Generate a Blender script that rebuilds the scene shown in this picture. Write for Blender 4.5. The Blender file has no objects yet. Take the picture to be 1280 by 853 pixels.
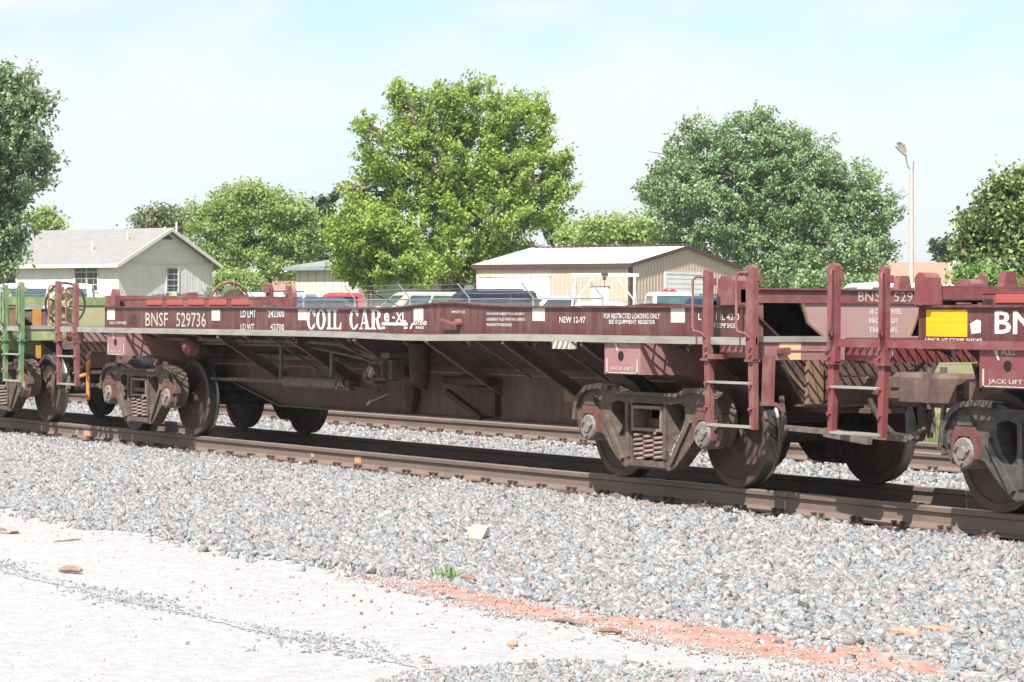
import bpy, bmesh, math, random
import numpy as np
from mathutils import Vector, Matrix
from mathutils.geometry import tessellate_polygon
R = math.radians
rnd = random.Random(7)
S = bpy.context.scene
COL = S.collection

# ------------------------------------------------------------------ camera
# world: X along the track (towards the camera's right), Y away across the track, Z up from the rail tops
F, YAW, PITCH, ROLL = 3348.87, 1.01937554, -0.00971818, 0.00405757
EYE = np.array([0.0, -14.55284, 1.47771])
_fw = np.array([-math.sin(YAW)*math.cos(PITCH), math.cos(YAW)*math.cos(PITCH), math.sin(PITCH)])
_r = np.array([math.cos(YAW), math.sin(YAW), 0.0]); _u = np.cross(_r, _fw)
_r, _u = _r*math.cos(ROLL)+_u*math.sin(ROLL), _u*math.cos(ROLL)-_r*math.sin(ROLL)
cam = bpy.data.cameras.new('camera'); camo = bpy.data.objects.new('camera', cam); COL.objects.link(camo)
cam.sensor_width = 36.0; cam.lens = F/1280*36; cam.clip_start = 0.1; cam.clip_end = 6000
camo.matrix_world = Matrix(((_r[0], _u[0], -_fw[0], EYE[0]), (_r[1], _u[1], -_fw[1], EYE[1]), (_r[2], _u[2], -_fw[2], EYE[2]), (0, 0, 0, 1)))
S.camera = camo
def at(px, py, d):
    """The point seen at photo pixel (px, py) at depth d: used to survey where the far things stand."""
    return EYE + d*(_fw + _r*(px-640)/F - _u*(py-426.5)/F)
def project(P):
    d = np.asarray(P) - EYE; z = d@_fw
    return 640+F*(d@_r)/z, 426.5-F*(d@_u)/z, z

# ------------------------------------------------------------------ light
SUN = Vector((0.48, -0.60, 1.0)).normalized()
W = bpy.data.worlds.new('World'); S.world = W; W.use_nodes = True
nt = W.node_tree; nt.nodes.clear()
out = nt.nodes.new('ShaderNodeOutputWorld'); bg = nt.nodes.new('ShaderNodeBackground'); bg.inputs[1].default_value = 0.1
sky = nt.nodes.new('ShaderNodeTexSky'); sky.sky_type = 'NISHITA'; sky.sun_disc = False
sky.sun_elevation = math.asin(SUN.z); sky.sun_rotation = math.atan2(SUN.x, SUN.y)
sky.dust_density = 1.2; sky.air_density = 1.0; sky.ozone_density = 4.0
# thin high cloud: white veils drifting over the blue
tc = nt.nodes.new('ShaderNodeTexCoord'); mp = nt.nodes.new('ShaderNodeMapping'); mp.inputs['Scale'].default_value = (1.0, 1.0, 3.2)
nz = nt.nodes.new('ShaderNodeTexNoise'); nz.inputs['Scale'].default_value = 7.0; nz.inputs['Detail'].default_value = 6; nz.inputs['Distortion'].default_value = 0.4
rp = nt.nodes.new('ShaderNodeValToRGB'); rp.color_ramp.elements[0].position = .38; rp.color_ramp.elements[0].color = (.22, .22, .22, 1)
rp.color_ramp.elements[1].position = .60; rp.color_ramp.elements[1].color = (1, 1, 1, 1)
mx = nt.nodes.new('ShaderNodeMix'); mx.data_type = 'RGBA'; mx.inputs[7].default_value = (4.85, 4.98, 5.15, 1)
nt.links.new(tc.outputs['Generated'], mp.inputs[0]); nt.links.new(mp.outputs[0], nz.inputs['Vector']); nt.links.new(nz.outputs[0], rp.inputs[0])
nt.links.new(rp.outputs[0], mx.inputs[0]); nt.links.new(sky.outputs[0], mx.inputs[6]); nt.links.new(mx.outputs[2], bg.inputs[0]); nt.links.new(bg.outputs[0], out.inputs[0])
sl = bpy.data.lights.new('sun', 'SUN'); sl.energy = 4.4; sl.angle = R(0.5); sl.color = (1.0, 0.965, 0.92)
so = bpy.data.objects.new('sun', sl); COL.objects.link(so); so.rotation_euler = SUN.to_track_quat('Z', 'Y').to_euler()
S.view_settings.view_transform = 'Standard'; S.view_settings.look = 'None'; S.view_settings.exposure = 1.0; S.view_settings.gamma = 1.0
try: S.view_settings.use_curve_mapping = False
except Exception: pass
S.render.engine = 'CYCLES'
S.cycles.max_bounces = 8; S.cycles.transparent_max_bounces = 8

# ------------------------------------------------------------------ materials
def mat(name, base, rough=0.7, metal=0.0, dirt=None, amount=0.35, scale=3.0, var=0.15, bump=0.0, bscale=60.0, stretch=(1, 1, 1), island=None, spec=0.4, trans=0.0, streak=None):
    """Principled material: base colour broken up by noise, an optional second colour (dirt, rust) in patches, fine bump."""
    m = bpy.data.materials.new(name); m.use_nodes = True
    n = m.node_tree; N = n.nodes; L = n.links; p = N['Principled BSDF']
    p.inputs['Roughness'].default_value = rough; p.inputs['Metallic'].default_value = metal; p.inputs['Specular IOR Level'].default_value = spec
    t = N.new('ShaderNodeTexCoord'); mpn = N.new('ShaderNodeMapping'); mpn.inputs['Scale'].default_value = stretch; L.new(t.outputs['Object'], mpn.inputs[0])
    a = N.new('ShaderNodeTexNoise'); a.inputs['Scale'].default_value = scale; a.inputs['Detail'].default_value = 8; a.inputs['Roughness'].default_value = .62; L.new(mpn.outputs[0], a.inputs['Vector'])
    r1 = N.new('ShaderNodeMapRange'); r1.inputs[1].default_value = .3; r1.inputs[2].default_value = .7; r1.inputs[3].default_value = 1-var; r1.inputs[4].default_value = 1+var; L.new(a.outputs[0], r1.inputs[0])
    mul = N.new('ShaderNodeMix'); mul.data_type = 'RGBA'; mul.blend_type = 'MULTIPLY'; mul.inputs[0].default_value = 1; mul.inputs[6].default_value = (*base, 1); L.new(r1.outputs[0], mul.inputs[7])
    cur = mul.outputs[2]
    if island:
        g = N.new('ShaderNodeNewGeometry'); rr = N.new('ShaderNodeValToRGB'); e = rr.color_ramp
        e.interpolation = 'LINEAR'
        while len(e.elements) < len(island): e.elements.new(.5)
        for k, c in enumerate(island):
            e.elements[k].position = k/max(1, len(island)-1); e.elements[k].color = (*c, 1)
        L.new(g.outputs['Random Per Island'], rr.inputs[0]); L.new(rr.outputs[0], mul.inputs[6])
    if dirt:
        b = N.new('ShaderNodeTexNoise'); b.inputs['Scale'].default_value = scale*1.7; b.inputs['Detail'].default_value = 10; b.inputs['Roughness'].default_value = .7
        m2 = N.new('ShaderNodeMapping'); m2.inputs['Location'].default_value = (3.1, 7.7, 1.3); m2.inputs['Scale'].default_value = streak or stretch; L.new(t.outputs['Object'], m2.inputs[0]); L.new(m2.outputs[0], b.inputs['Vector'])
        r2 = N.new('ShaderNodeMapRange'); r2.inputs[1].default_value = .62-amount*.45; r2.inputs[2].default_value = .78-amount*.3; L.new(b.outputs[0], r2.inputs[0])
        md = N.new('ShaderNodeMix'); md.data_type = 'RGBA'; md.inputs[7].default_value = (*dirt, 1); L.new(r2.outputs[0], md.inputs[0]); L.new(cur, md.inputs[6]); cur = md.outputs[2]
    L.new(cur, p.inputs['Base Color'])
    rv = N.new('ShaderNodeMapRange'); rv.inputs[3].default_value = max(0, rough-.12); rv.inputs[4].default_value = min(1, rough+.12); L.new(a.outputs[0], rv.inputs[0]); L.new(rv.outputs[0], p.inputs['Roughness'])
    if bump:
        c = N.new('ShaderNodeTexNoise'); c.inputs['Scale'].default_value = bscale; c.inputs['Detail'].default_value = 5; L.new(mpn.outputs[0], c.inputs['Vector'])
        bn = N.new('ShaderNodeBump'); bn.inputs['Strength'].default_value = bump; bn.inputs['Distance'].default_value = .02; L.new(c.outputs[0], bn.inputs['Height']); L.new(bn.outputs[0], p.inputs['Normal'])
    if trans:
        tr = N.new('ShaderNodeBsdfTranslucent'); L.new(cur, tr.inputs[0]); ms = N.new('ShaderNodeMixShader'); ms.inputs[0].default_value = trans
        L.new(p.outputs[0], ms.inputs[1]); L.new(tr.outputs[0], ms.inputs[2]); L.new(ms.outputs[0], N['Material Output'].inputs[0])
    return m

DUST = (.30, .22, .17)
M = dict(
    maroon=mat('maroon_paint', (.106, .031, .029), .5, dirt=(.155, .085, .068), amount=.42, scale=2.2, var=.2, bump=.06, bscale=25, streak=(3, 3, .6)),
    maroon_faded=mat('faded_maroon_paint', (.19, .062, .062), .62, dirt=(.235, .125, .10), amount=.42, scale=3.0, var=.14, bump=.05),
    pad=mat('faded_pink_pad_paint', (.30, .145, .14), .7, dirt=(.30, .20, .17), amount=.4, scale=3, var=.12, bump=.05),
    maroon_pale=mat('chalky_pink_paint', (.40, .235, .22), .75, dirt=(.36, .27, .22), amount=.45, scale=2.5, var=.12, bump=.05),
    maroon_red=mat('fresh_maroon_paint', (.195, .050, .053), .5, dirt=(.21, .11, .09), amount=.34, scale=3.0, var=.12),
    under=mat('dusty_brown_underframe', (.052, .028, .025), .85, dirt=(.085, .055, .045), amount=.45, scale=2.5, var=.25, bump=.1, bscale=40),
    sill_brown=mat('brown_centre_sill', (.115, .064, .052), .8, dirt=(.15, .10, .08), amount=.4, scale=2.0, var=.22, bump=.08, bscale=40, streak=(2, 2, .7)),
    under_dark=mat('black_for_grime_and_shade', (.03, .026, .024), .85, dirt=(.07, .055, .048), amount=.4, scale=4, var=.25, bump=.1),  # grime on axles and hoses; painted shade in pockets and on tank body
    pipe=mat('dusty_pipe', (.11, .088, .072), .75, dirt=(.18, .14, .11), amount=.4, scale=6, var=.2),
    edge=mat('weathered_galvanised_edge', (.31, .295, .25), .6, dirt=(.22, .20, .165), amount=.4, scale=1.6, var=.12, streak=(1, 1, 4)),
    truck=mat('dusty_cast_steel', (.125, .093, .074), .85, dirt=(.075, .049, .038), amount=.45, scale=6, var=.25, bump=.25, bscale=50),
    truck_dark=mat('dark_cast_steel', (.056, .053, .051), .75, dirt=(.125, .098, .08), amount=.4, scale=6, var=.2, bump=.2, bscale=50),
    wheel=mat('brown_wheel_plate', (.078, .050, .043), .75, dirt=(.115, .07, .054), amount=.45, scale=4, var=.25, bump=.08),
    tread=mat('bright_wheel_tread', (.16, .155, .15), .36, metal=.85, var=.12, scale=10),
    rim=mat('worn_rim_edge', (.12, .095, .085), .6, metal=.2, var=.15, scale=9),
    bearing=mat('grey_bearing_cap', (.21, .18, .165), .7, dirt=(.12, .09, .08), amount=.4, scale=9, var=.2, bump=.1),
    adapter=mat('red_bearing_adapter', (.15, .055, .042), .75, dirt=(.10, .06, .05), amount=.4, scale=10, var=.25),
    spring=mat('rusty_spring_steel', (.22, .155, .13), .7, dirt=(.16, .11, .09), amount=.35, scale=12, var=.2),
    tan=mat('tan_weathered_steel', (.22, .138, .09), .8, dirt=(.26, .16, .11), amount=.5, scale=5, var=.2, bump=.06),
    coupler=mat('dusty_brown_coupler', (.10, .062, .052), .8, dirt=(.15, .10, .08), amount=.4, scale=6, var=.2, bump=.1),
    peach=mat('peach_patch_paint', (.72, .47, .27), .7, var=.06, scale=8),
    yellow=mat('amber_yellow_panel', (.85, .42, .012), .5, var=.05, scale=4),
    cream=mat('cream_reflector_square', (.60, .58, .48), .6, dirt=(.45, .42, .34), amount=.25, scale=14, var=.05),
    white=mat('white_stencil_paint', (.70, .70, .68), .65, dirt=(.40, .33, .31), amount=.36, scale=20, var=.05),
    offwhite=mat('yellowed_stencil_paint', (.53, .49, .40), .65, dirt=(.32, .24, .2), amount=.34, scale=18, var=.06),
    orange_stencil=mat('orange_tan_stencil_paint', (.60, .38, .20), .65, dirt=(.4, .22, .15), amount=.3, scale=14, var=.06),
    redtape=mat('red_reflector_tape', (.40, .085, .07), .35, dirt=(.35, .09, .07), amount=.3, scale=8, var=.1),
    orange=mat('orange_paint', (.50, .24, .055), .6, dirt=(.4, .2, .08), amount=.3, scale=8, var=.1),
    green=mat('weathered_green_paint', (.20, .26, .11), .6, dirt=(.38, .40, .2), amount=.45, scale=2.5, var=.15),
    green_bright=mat('green_ladder_paint', (.085, .19, .085), .55, dirt=(.25, .26, .14), amount=.45, scale=4, var=.12),
    green_pale=mat('chalky_green_paint', (.34, .39, .20), .7, dirt=(.45, .32, .18), amount=.4, scale=3, var=.12),
    rail=mat('brown_rail_steel', (.16, .118, .096), .75, dirt=(.20, .14, .105), amount=.4, scale=1.5, var=.16, bump=.1, streak=(1, 2, 4)),
    railhead=mat('worn_rail_head', (.42, .37, .33), .32, metal=.75, var=.12, scale=5, stretch=(.2, 6, 6)),
    tie=mat('creosoted_tie_wood', (.055, .042, .034), .9, dirt=(.13, .10, .085), amount=.4, scale=3, var=.3, bump=.4, bscale=30, stretch=(6, 1, 6)),
    spike=mat('rusty_track_spike', (.10, .066, .052), .8, dirt=(.07, .045, .035), amount=.4, scale=20, var=.25),
    hole=mat('black_shade_and_rack', (.012, .011, .011), .9, var=.1),  # darkness of the jack holes as colour; plain black on the rack
)

# ------------------------------------------------------------------ mesh helpers
class MB:
    """Collects simple solids and links them as ONE mesh object."""
    def __init__(s): s.v = []; s.f = []; s.m = []; s.k = 0
    def add(s, vs, fs, k=None):
        o = len(s.v); s.v += [tuple(map(float, p)) for p in vs]; s.f += [tuple(i+o for i in f) for f in fs]; s.m += [s.k if k is None else k]*len(fs); return s
    def box(s, x0, x1, y0, y1, z0, z1, k=None):
        return s.add([(x0, y0, z0), (x1, y0, z0), (x1, y1, z0), (x0, y1, z0), (x0, y0, z1), (x1, y0, z1), (x1, y1, z1), (x0, y1, z1)],
                     [(0, 3, 2, 1), (4, 5, 6, 7), (0, 1, 5, 4), (1, 2, 6, 5), (2, 3, 7, 6), (3, 0, 4, 7)], k)
    def cbox(s, x0, x1, y0, y1, z0, z1, c=.01, k=None):
        """box with chamfered vertical and horizontal edges (octagon section along x)"""
        p = [(y0+c, z0), (y1-c, z0), (y1, z0+c), (y1, z1-c), (y1-c, z1), (y0+c, z1), (y0, z1-c), (y0, z0+c)]
        return s.loft([[(x0, a, b) for a, b in p], [(x1, a, b) for a, b in p]], True, k)
    def loft(s, rings, caps=True, k=None):
        n = len(rings[0]); o = len(s.v); vs = [p for r_ in rings for p in r_]; fs = []
        for i in range(len(rings)-1):
            for j in range(n): fs.append((i*n+j, i*n+(j+1) % n, (i+1)*n+(j+1) % n, (i+1)*n+j))
        if caps: fs += [tuple(range(n-1, -1, -1)), tuple((len(rings)-1)*n+j for j in range(n))]
        return s.add(vs, fs, k)
    def prism(s, poly, a, b, axis='y', holes=(), k=None):
        """polygon in the plane across `axis`, extruded from a to b; holes are cut through"""
        P = (lambda u, v, w: (u, w, v)) if axis == 'y' else (lambda u, v, w: (w, u, v)) if axis == 'x' else (lambda u, v, w: (u, v, w))
        loops = [list(poly)] + [list(h) for h in holes]; flat = [q for l in loops for q in l]; n = len(flat)
        tris = tessellate_polygon([[Vector((q[0], q[1], 0)) for q in l] for l in loops])
        vs = [P(u, v, a) for u, v in flat] + [P(u, v, b) for u, v in flat]; fs = []
        for t in tris: fs += [tuple(t), tuple(i+n for i in reversed(t))]
        o = 0
        for l in loops:
            m_ = len(l)
            for j in range(m_): fs.append((o+j, o+(j+1) % m_, n+o+(j+1) % m_, n+o+j))
            o += m_
        return s.add(vs, fs, k)
    def bar(s, p, q, w, h=None, k=None, up=(0, 0, 1)):
        """rectangular bar from p to q"""
        p, q = Vector(p), Vector(q); d = (q-p).normalized(); u = Vector(up)
        if abs(d.dot(u)) > .95: u = Vector((1, 0, 0))
        a = d.cross(u).normalized()*(w/2); b = a.cross(d).normalized()*((h or w)/2)
        return s.loft([[c+a+b, c-a+b, c-a-b, c+a-b] for c in (p, q)], True, k)
    def tube(s, pts, r, n=8, k=None, caps=True):
        pts = [Vector(p) for p in pts]; rings = []; ref = None
        for i, p in enumerate(pts):
            d = (pts[min(i+1, len(pts)-1)]-pts[max(i-1, 0)]).normalized()
            if ref is None: ref = d.orthogonal().normalized()
            ref = (ref - d*ref.dot(d)).normalized(); b = d.cross(ref); rr = r[i] if isinstance(r, (list, tuple)) else r
            rings.append([p + ref*math.cos(2*math.pi*j/n)*rr + b*math.sin(2*math.pi*j/n)*rr for j in range(n)])
        return s.loft(rings, caps, k)
    def lathe(s, prof, c=(0, 0, 0), axis='y', n=32, ks=None):
        """prof: (radius, offset along axis) points; ks: material index for each band"""
        o = len(s.v); m_ = len(prof); vs = []
        for j in range(n):
            ca, sa = math.cos(2*math.pi*j/n), math.sin(2*math.pi*j/n)
            for r_, w in prof:
                q = {'y': (r_*ca, w, r_*sa), 'x': (w, r_*ca, r_*sa), 'z': (r_*ca, r_*sa, w)}[axis]; vs.append((c[0]+q[0], c[1]+q[1], c[2]+q[2]))
        s.v += vs
        for j in range(n):
            for i in range(m_-1):
                a, b = o+j*m_+i, o+((j+1) % n)*m_+i; s.f.append((a, a+1, b+1, b)); s.m.append(ks[i] if ks else s.k)
        return s
    def mesh(s, name, mats):
        me = bpy.data.meshes.new(name); me.from_pydata(s.v, [], s.f); mats = mats if isinstance(mats, (list, tuple)) else [mats]
        for m_ in mats: me.materials.append(m_)
        if len(mats) > 1: me.polygons.foreach_set('material_index', s.m)
        bm = bmesh.new(); bm.from_mesh(me); bmesh.ops.recalc_face_normals(bm, faces=bm.faces); bm.to_mesh(me); bm.free(); me.update(); return me
    def build(s, name, mats, parent=None, smooth=False, kind=None):
        me = s.mesh(name, mats)
        if smooth: me.shade_smooth() if hasattr(me, 'shade_smooth') else None
        if smooth:
            try: me.set_sharp_from_angle(angle=R(35))
            except Exception: pass
        return link(name, me, parent, kind)
def link(name, me, parent=None, kind=None, loc=None, rotz=0):
    o = bpy.data.objects.new(name, me); COL.objects.link(o)
    if parent is not None: o.parent = parent
    if kind: o['kind'] = kind
    if loc is not None: o.location = loc
    o.rotation_euler.z = rotz
    return o
def empty(name, loc=(0, 0, 0), rotz=0, parent=None):
    o = bpy.data.objects.new(name, None); COL.objects.link(o); o.location = loc; o.rotation_euler.z = rotz; o.empty_display_size = .3
    if parent is not None: o.parent = parent
    return o
def tag(o, label, cat, group=None, kind=None):
    if label: o['label'] = label
    if cat: o['category'] = cat
    if group: o['group'] = group
    if kind: o['kind'] = kind
    return o
def copy_tree(o, parent=None):
    c = o.copy(); COL.objects.link(c); c.parent = parent
    for ch in list(o.children): copy_tree(ch, c)
    return c

# lettering: flat print, made from Blender's own font and scaled to the size it has in the place
def text_polys(txt, bold=0.0):
    cu = bpy.data.curves.new('t', 'FONT'); cu.body = txt; cu.resolution_u = 2; cu.offset = bold; cu.fill_mode = 'FRONT' if hasattr(cu, 'fill_mode') else cu.fill_mode
    o = bpy.data.objects.new('t', cu); COL.objects.link(o); me = bpy.data.meshes.new_from_object(o)
    v = np.array([tuple(p.co) for p in me.vertices]); f = [tuple(p.vertices) for p in me.polygons]
    bpy.data.objects.remove(o); bpy.data.curves.remove(cu); bpy.data.meshes.remove(me)
    lo, hi = v[:, :2].min(0), v[:, :2].max(0); v[:, :2] = (v[:, :2]-lo)/(hi-lo); return v, f
def letters(lines, frame, mats, parent, name='lettering', bold=0.02):
    """lines: (text, u0, u1, v0, v1) boxes on a frame(u, v) -> point"""
    for t, u0, u1, v0, v1 in lines:
        b = MB(); v, f = text_polys(t, bold)
        b.add([frame(u0+p[0]*(u1-u0), v0+p[1]*(v1-v0)) for p in v], f); o = b.build(name, mats, parent)
    return o

# ------------------------------------------------------------------ the ground
def smooth(a, b, x): t = np.clip((np.asarray(x, float)-a)/(b-a), 0, 1); return t*t*(3-2*t)
def terrain(x, y):
    return -0.46 + .24*smooth(7.2, 8.6, y) + .72*smooth(9, 36, y) + .20*smooth(34, 48, y) + .57*smooth(48, 90, y)
def ballast_z(x, y):
    x = np.asarray(x, float); y = np.asarray(y, float)
    wob = .05*np.sin(x*1.7+.6)+.035*np.sin(x*4.1+1.2)+.03*np.sin(x*.8)
    near = -.205 - .125*smooth(0, 1, (-1.15-y)/(4.35+wob*2)) - .16*smooth(-5.35-wob*3, -6.3-wob*3, y)
    far = -.205 - .03*smooth(1.2, 2.4, y) + .03*smooth(3.2, 4.2, y) - .3*smooth(7.6, 9.0, y)
    crib = -.012*((np.abs(y) < 1.2) | (np.abs(y-5.35) < 1.2))
    return np.where(y < -1.15, near, far) + crib + .012*np.sin(x*6.3+y*4)*np.sin(y*7.1-x*2)
def sheet(name, xs, ys, zf, m, kind='structure', jitter=0):
    xs, ys = np.asarray(xs, float), np.asarray(ys, float); X, Y = np.meshgrid(xs, ys); Z = zf(X, Y)
    v = np.stack([X, Y, Z], -1).reshape(-1, 3); nx = len(xs)
    f = [(j*nx+i, j*nx+i+1, (j+1)*nx+i+1, (j+1)*nx+i) for j in range(len(ys)-1) for i in range(nx-1)]
    me = bpy.data.meshes.new(name); me.from_pydata(v.tolist(), [], f); me.materials.append(m); me.shade_smooth(); me.update()
    return link(name, me, None, kind)
sp = np.concatenate([-np.geomspace(3000, 130, 24), np.linspace(-120, 60, 50), np.geomspace(70, 3000, 24)])
yy = np.concatenate([-np.geomspace(800, 30, 10), np.linspace(-25, 120, 80), np.geomspace(130, 4000, 24)])
grass_m = mat('mown_grass', (.105, .135, .045), .95, dirt=(.26, .19, .11), amount=.4, scale=.35, var=.3, bump=.5, bscale=8)
sheet('ground', sp, yy, terrain, grass_m)
road_m = mat('pale_chalky_road', (.415, .410, .406), .95, dirt=(.375, .342, .325), amount=.34, scale=11, var=.15, bump=1.0, bscale=85, streak=(.35, 1.6, 1))
sheet('road', np.linspace(-70, 25, 96), np.linspace(-40, -5.0, 60), lambda x, y: np.full_like(x, -.335), road_m)
bed_m = mat('ballast_fines', (.34, .33, .315), .95, dirt=(.20, .17, .145), amount=.5, scale=7, var=.3, bump=.8, bscale=35)
sheet('ballast_bed', np.linspace(-75, 20, 400), np.concatenate([np.linspace(-6.6, -1.1, 60), np.linspace(-1.0, 9.2, 70)]), ballast_z, bed_m)
def ground_px(px, py, z=-.33):
    d = _fw + _r*(px-640)/F - _u*(py-426.5)/F; return EYE + d*((z-EYE[2])/d[2])
# red clay laid bare between the ballast toe and the road
top = [(470, 722), (505, 728), (560, 727), (610, 742), (700, 757), (800, 772), (900, 783), (1000, 794), (1100, 806), (1180, 826), (1230, 842)]
bot = [(1225, 850), (1180, 847), (1080, 840), (1000, 829), (900, 813), (830, 801), (800, 791), (740, 780), (640, 769), (590, 757), (540, 742), (490, 730)]
def densify(p, n=9, j=.018):
    o = []
    for a, b in zip(p[:-1], p[1:]):
        for k in range(n):
            t = k/n; o.append((a[0]+(b[0]-a[0])*t, a[1]+(b[1]-a[1])*t))
    return o + [p[-1]]
loop = [tuple(ground_px(*q)[:2]) for q in densify(top)+densify(bot)]
loop = [(x+rnd.gauss(0, .05), y+rnd.gauss(0, .04)) for x, y in loop]
clay_m = mat('bare_red_clay', (.31, .15, .112), .95, dirt=(.37, .25, .20), amount=.5, scale=2.2, var=.12, bump=.5, bscale=22)
b = MB(); b.prism([(x, y) for x, y in loop], -.36, -.3325, 'z'); b.build('dirt_strip', clay_m, kind='structure')
seam_m = mat('grey_gravel_seam', (.27, .27, .272), .95, dirt=(.37, .36, .35), amount=.6, scale=4, var=.2, bump=.6, bscale=50)
rr0 = np.random.default_rng(8); b = MB(); n = 700; xs = np.linspace(-40, -6, n); w = .03+.05*np.abs(np.sin(xs*1.9))*np.abs(np.sin(xs*.7+1))+rr0.normal(0, .012, n)
cy = -7.70-.006*(xs+18)+.03*np.sin(xs*.9)
rr_ = np.random.default_rng(3)
vs = [(x, c-s_-g, -.331) for x, c, s_, g in zip(xs, cy, w, rr_.normal(0, .012, n))]+[(x, c+s_+g, -.331) for x, c, s_, g in zip(xs, cy, w, rr_.normal(0, .012, n))]
b.add(vs, [(i, i+1, n+i+1, n+i) for i in range(n-1)]); b.build('gravel_seam', seam_m, kind='structure')

# ------------------------------------------------------------------ loose stones (too many to count: joined)
ico = bmesh.new(); bmesh.ops.create_icosphere(ico, subdivisions=1, radius=1); ICO_V = np.array([tuple(v.co) for v in ico.verts]); ICO_F = np.array([[v.index for v in f.verts] for f in ico.faces]); ico.free()
CUB_V = np.array([(x, y, z) for x in (-1, 1) for y in (-1, 1) for z in (-1, 1)], float)*.72
CUB_F = np.array([(0, 1, 3), (0, 3, 2), (4, 6, 7), (4, 7, 5), (0, 4, 5), (0, 5, 1), (2, 3, 7), (2, 7, 6), (0, 2, 6), (0, 6, 4), (1, 5, 7), (1, 7, 3)])
def scatter(name, m, pts, size, seed, bv=ICO_V, bf=ICO_F, rough=.28, flat=.68, shard=.06, kind='stuff', sink=.25, parent=None):
    """angular stones: every one a jittered, squashed, turned polyhedron; joined into one mesh"""
    g = np.random.default_rng(seed); n = len(pts); nv = len(bv)
    V = bv[None]*(1+g.normal(0, rough, (n, nv, 1)).clip(-.45, .5)) + g.normal(0, shard, (n, nv, 3)).clip(-2*shard, 2*shard)
    V *= np.stack([1+g.uniform(-.2, .5, n), 1+g.uniform(-.3, .2, n), flat+g.uniform(-.2, .25, n)], -1)[:, None, :]
    q = g.normal(size=(n, 4))*np.array([1, .35, .35, 1]); q /= np.linalg.norm(q, axis=1)[:, None]; w, x, y, z = q.T
    Rm = np.stack([1-2*(y*y+z*z), 2*(x*y-z*w), 2*(x*z+y*w), 2*(x*y+z*w), 1-2*(x*x+z*z), 2*(y*z-x*w), 2*(x*z-y*w), 2*(y*z+x*w), 1-2*(x*x+y*y)], -1).reshape(n, 3, 3)
    sz = size(g, n) if callable(size) else np.full(n, size)
    V = np.einsum('nij,nvj->nvi', Rm, V)*sz[:, None, None] + pts[:, None, :]; V[:, :, 2] += (sz*(1-2*sink)*.5)[:, None]
    me = bpy.data.meshes.new(name); Fc = (bf[None]+np.arange(n)[:, None, None]*nv).reshape(-1, 3)
    me.vertices.add(n*nv); me.vertices.foreach_set('co', V.astype(np.float32).ravel())
    me.loops.add(Fc.size); me.loops.foreach_set('vertex_index', Fc.astype(np.int32).ravel())
    me.polygons.add(len(Fc)); me.polygons.foreach_set('loop_start', np.arange(0, Fc.size, 3, dtype=np.int32))
    me.materials.append(m); me.update(calc_edges=True); me.validate()
    return link(name, me, parent, kind)
def in_view(P, mx=170, my=70):
    d = P-EYE; z = d@_fw; px = 640+F*(d@_r)/z; py = 426.5-F*(d@_u)/z
    return (z > 1) & (px > -mx) & (px < 1280+mx) & (py > 300) & (py < 853+my)
def spots(n, x0, x1, y0, y1, zf, seed, keep=None):
    g = np.random.default_rng(seed); x = g.uniform(x0, x1, n); y = g.uniform(y0, y1, n); P = np.stack([x, y, zf(x, y)], -1); k = in_view(P)
    if keep is not None: k &= keep(x, y, g)
    return P[k]
GRAVEL = [tuple(.51*q for q in c) for c in [(.17, .17, .175), (.50, .53, .55), (.33, .385, .42), (.66, .59, .53), (.47, .49, .485), (.52, .41, .36), (.45, .50, .52), (.72, .71, .69), (.30, .29, .28), (.58, .47, .43), (.46, .525, .56)]]
stone_m = mat('ballast_stone', (.45, .45, .44), .88, scale=14, var=.14, island=GRAVEL, spec=.3)
CLAY = np.array(loop)
def in_clay(x, y):
    inside = np.zeros(len(x), bool); a = CLAY; c = np.roll(CLAY, -1, 0)
    for (x0, y0), (x1, y1) in zip(a, c):
        if y0 != y1: inside ^= ((y0 > y) != (y1 > y)) & (x < (x1-x0)*(y-y0)/(y1-y0)+x0)
    return inside
def toe(x, y, g): return (~in_clay(x, y) | (g.random(len(x)) < .10)) & (y > -5.35-.22*np.sin(x*1.7+.6)*.5-.12*np.sin(x*4.1)-np.abs(g.normal(0, .22, len(x))))
def lump(g, n): return (.0125+.0225*g.beta(1.5, 2.8, n))*1.08
A = spots(215000, -45, -6, -6.0, -.86, ballast_z, 11, toe); A[:, 2] = np.maximum(A[:, 2], -.336)
scatter('ballast_gravel', stone_m, A[::4], lump, 12, rough=.36, shard=.14)
rust_m = mat('rust_stained_stone', (.2, .15, .12), .92, island=[(.10, .07, .055), (.19, .13, .10), (.24, .19, .16), (.14, .095, .07)], scale=20)
A = np.concatenate([A[1::4], A[2::4], A[3::4]]); gq = np.random.default_rng(5); rs_ = gq.random(len(A)) < .6*np.exp(-np.maximum(0, -.86-A[:, 1])/.16)
scatter('rusty_gravel', rust_m, A[rs_], lambda g, n: lump(g, n)*.85, 23, CUB_V*1.1, CUB_F, rough=.30, flat=.55, shard=.2); A = A[~rs_]
scatter('ballast_gravel', stone_m, A, lambda g, n: lump(g, n)*.97, 22, CUB_V*1.12, CUB_F, rough=.30, flat=.55, shard=.2)
def fringe(x, y, g): return (g.random(len(x)) < .55*np.exp(-np.maximum(0, -5.3-y)/.22)) & (~in_clay(x, y) | (g.random(len(x)) < .3))
A = spots(26000, -40, -7, -6.9, -5.0, lambda x, y: np.maximum(ballast_z(x, y), -.336), 27, fringe)
scatter('toe_gravel', stone_m, A, lambda g, n: .005+.013*g.beta(1.2, 3, n), 28, CUB_V, CUB_F, rough=.3, shard=.2)
A = spots(52000, -70, -12, .9, 8.4, ballast_z, 13, lambda x, y, g: (np.abs(y-4.6) > .12) & (np.abs(y-6.1) > .12))
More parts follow.
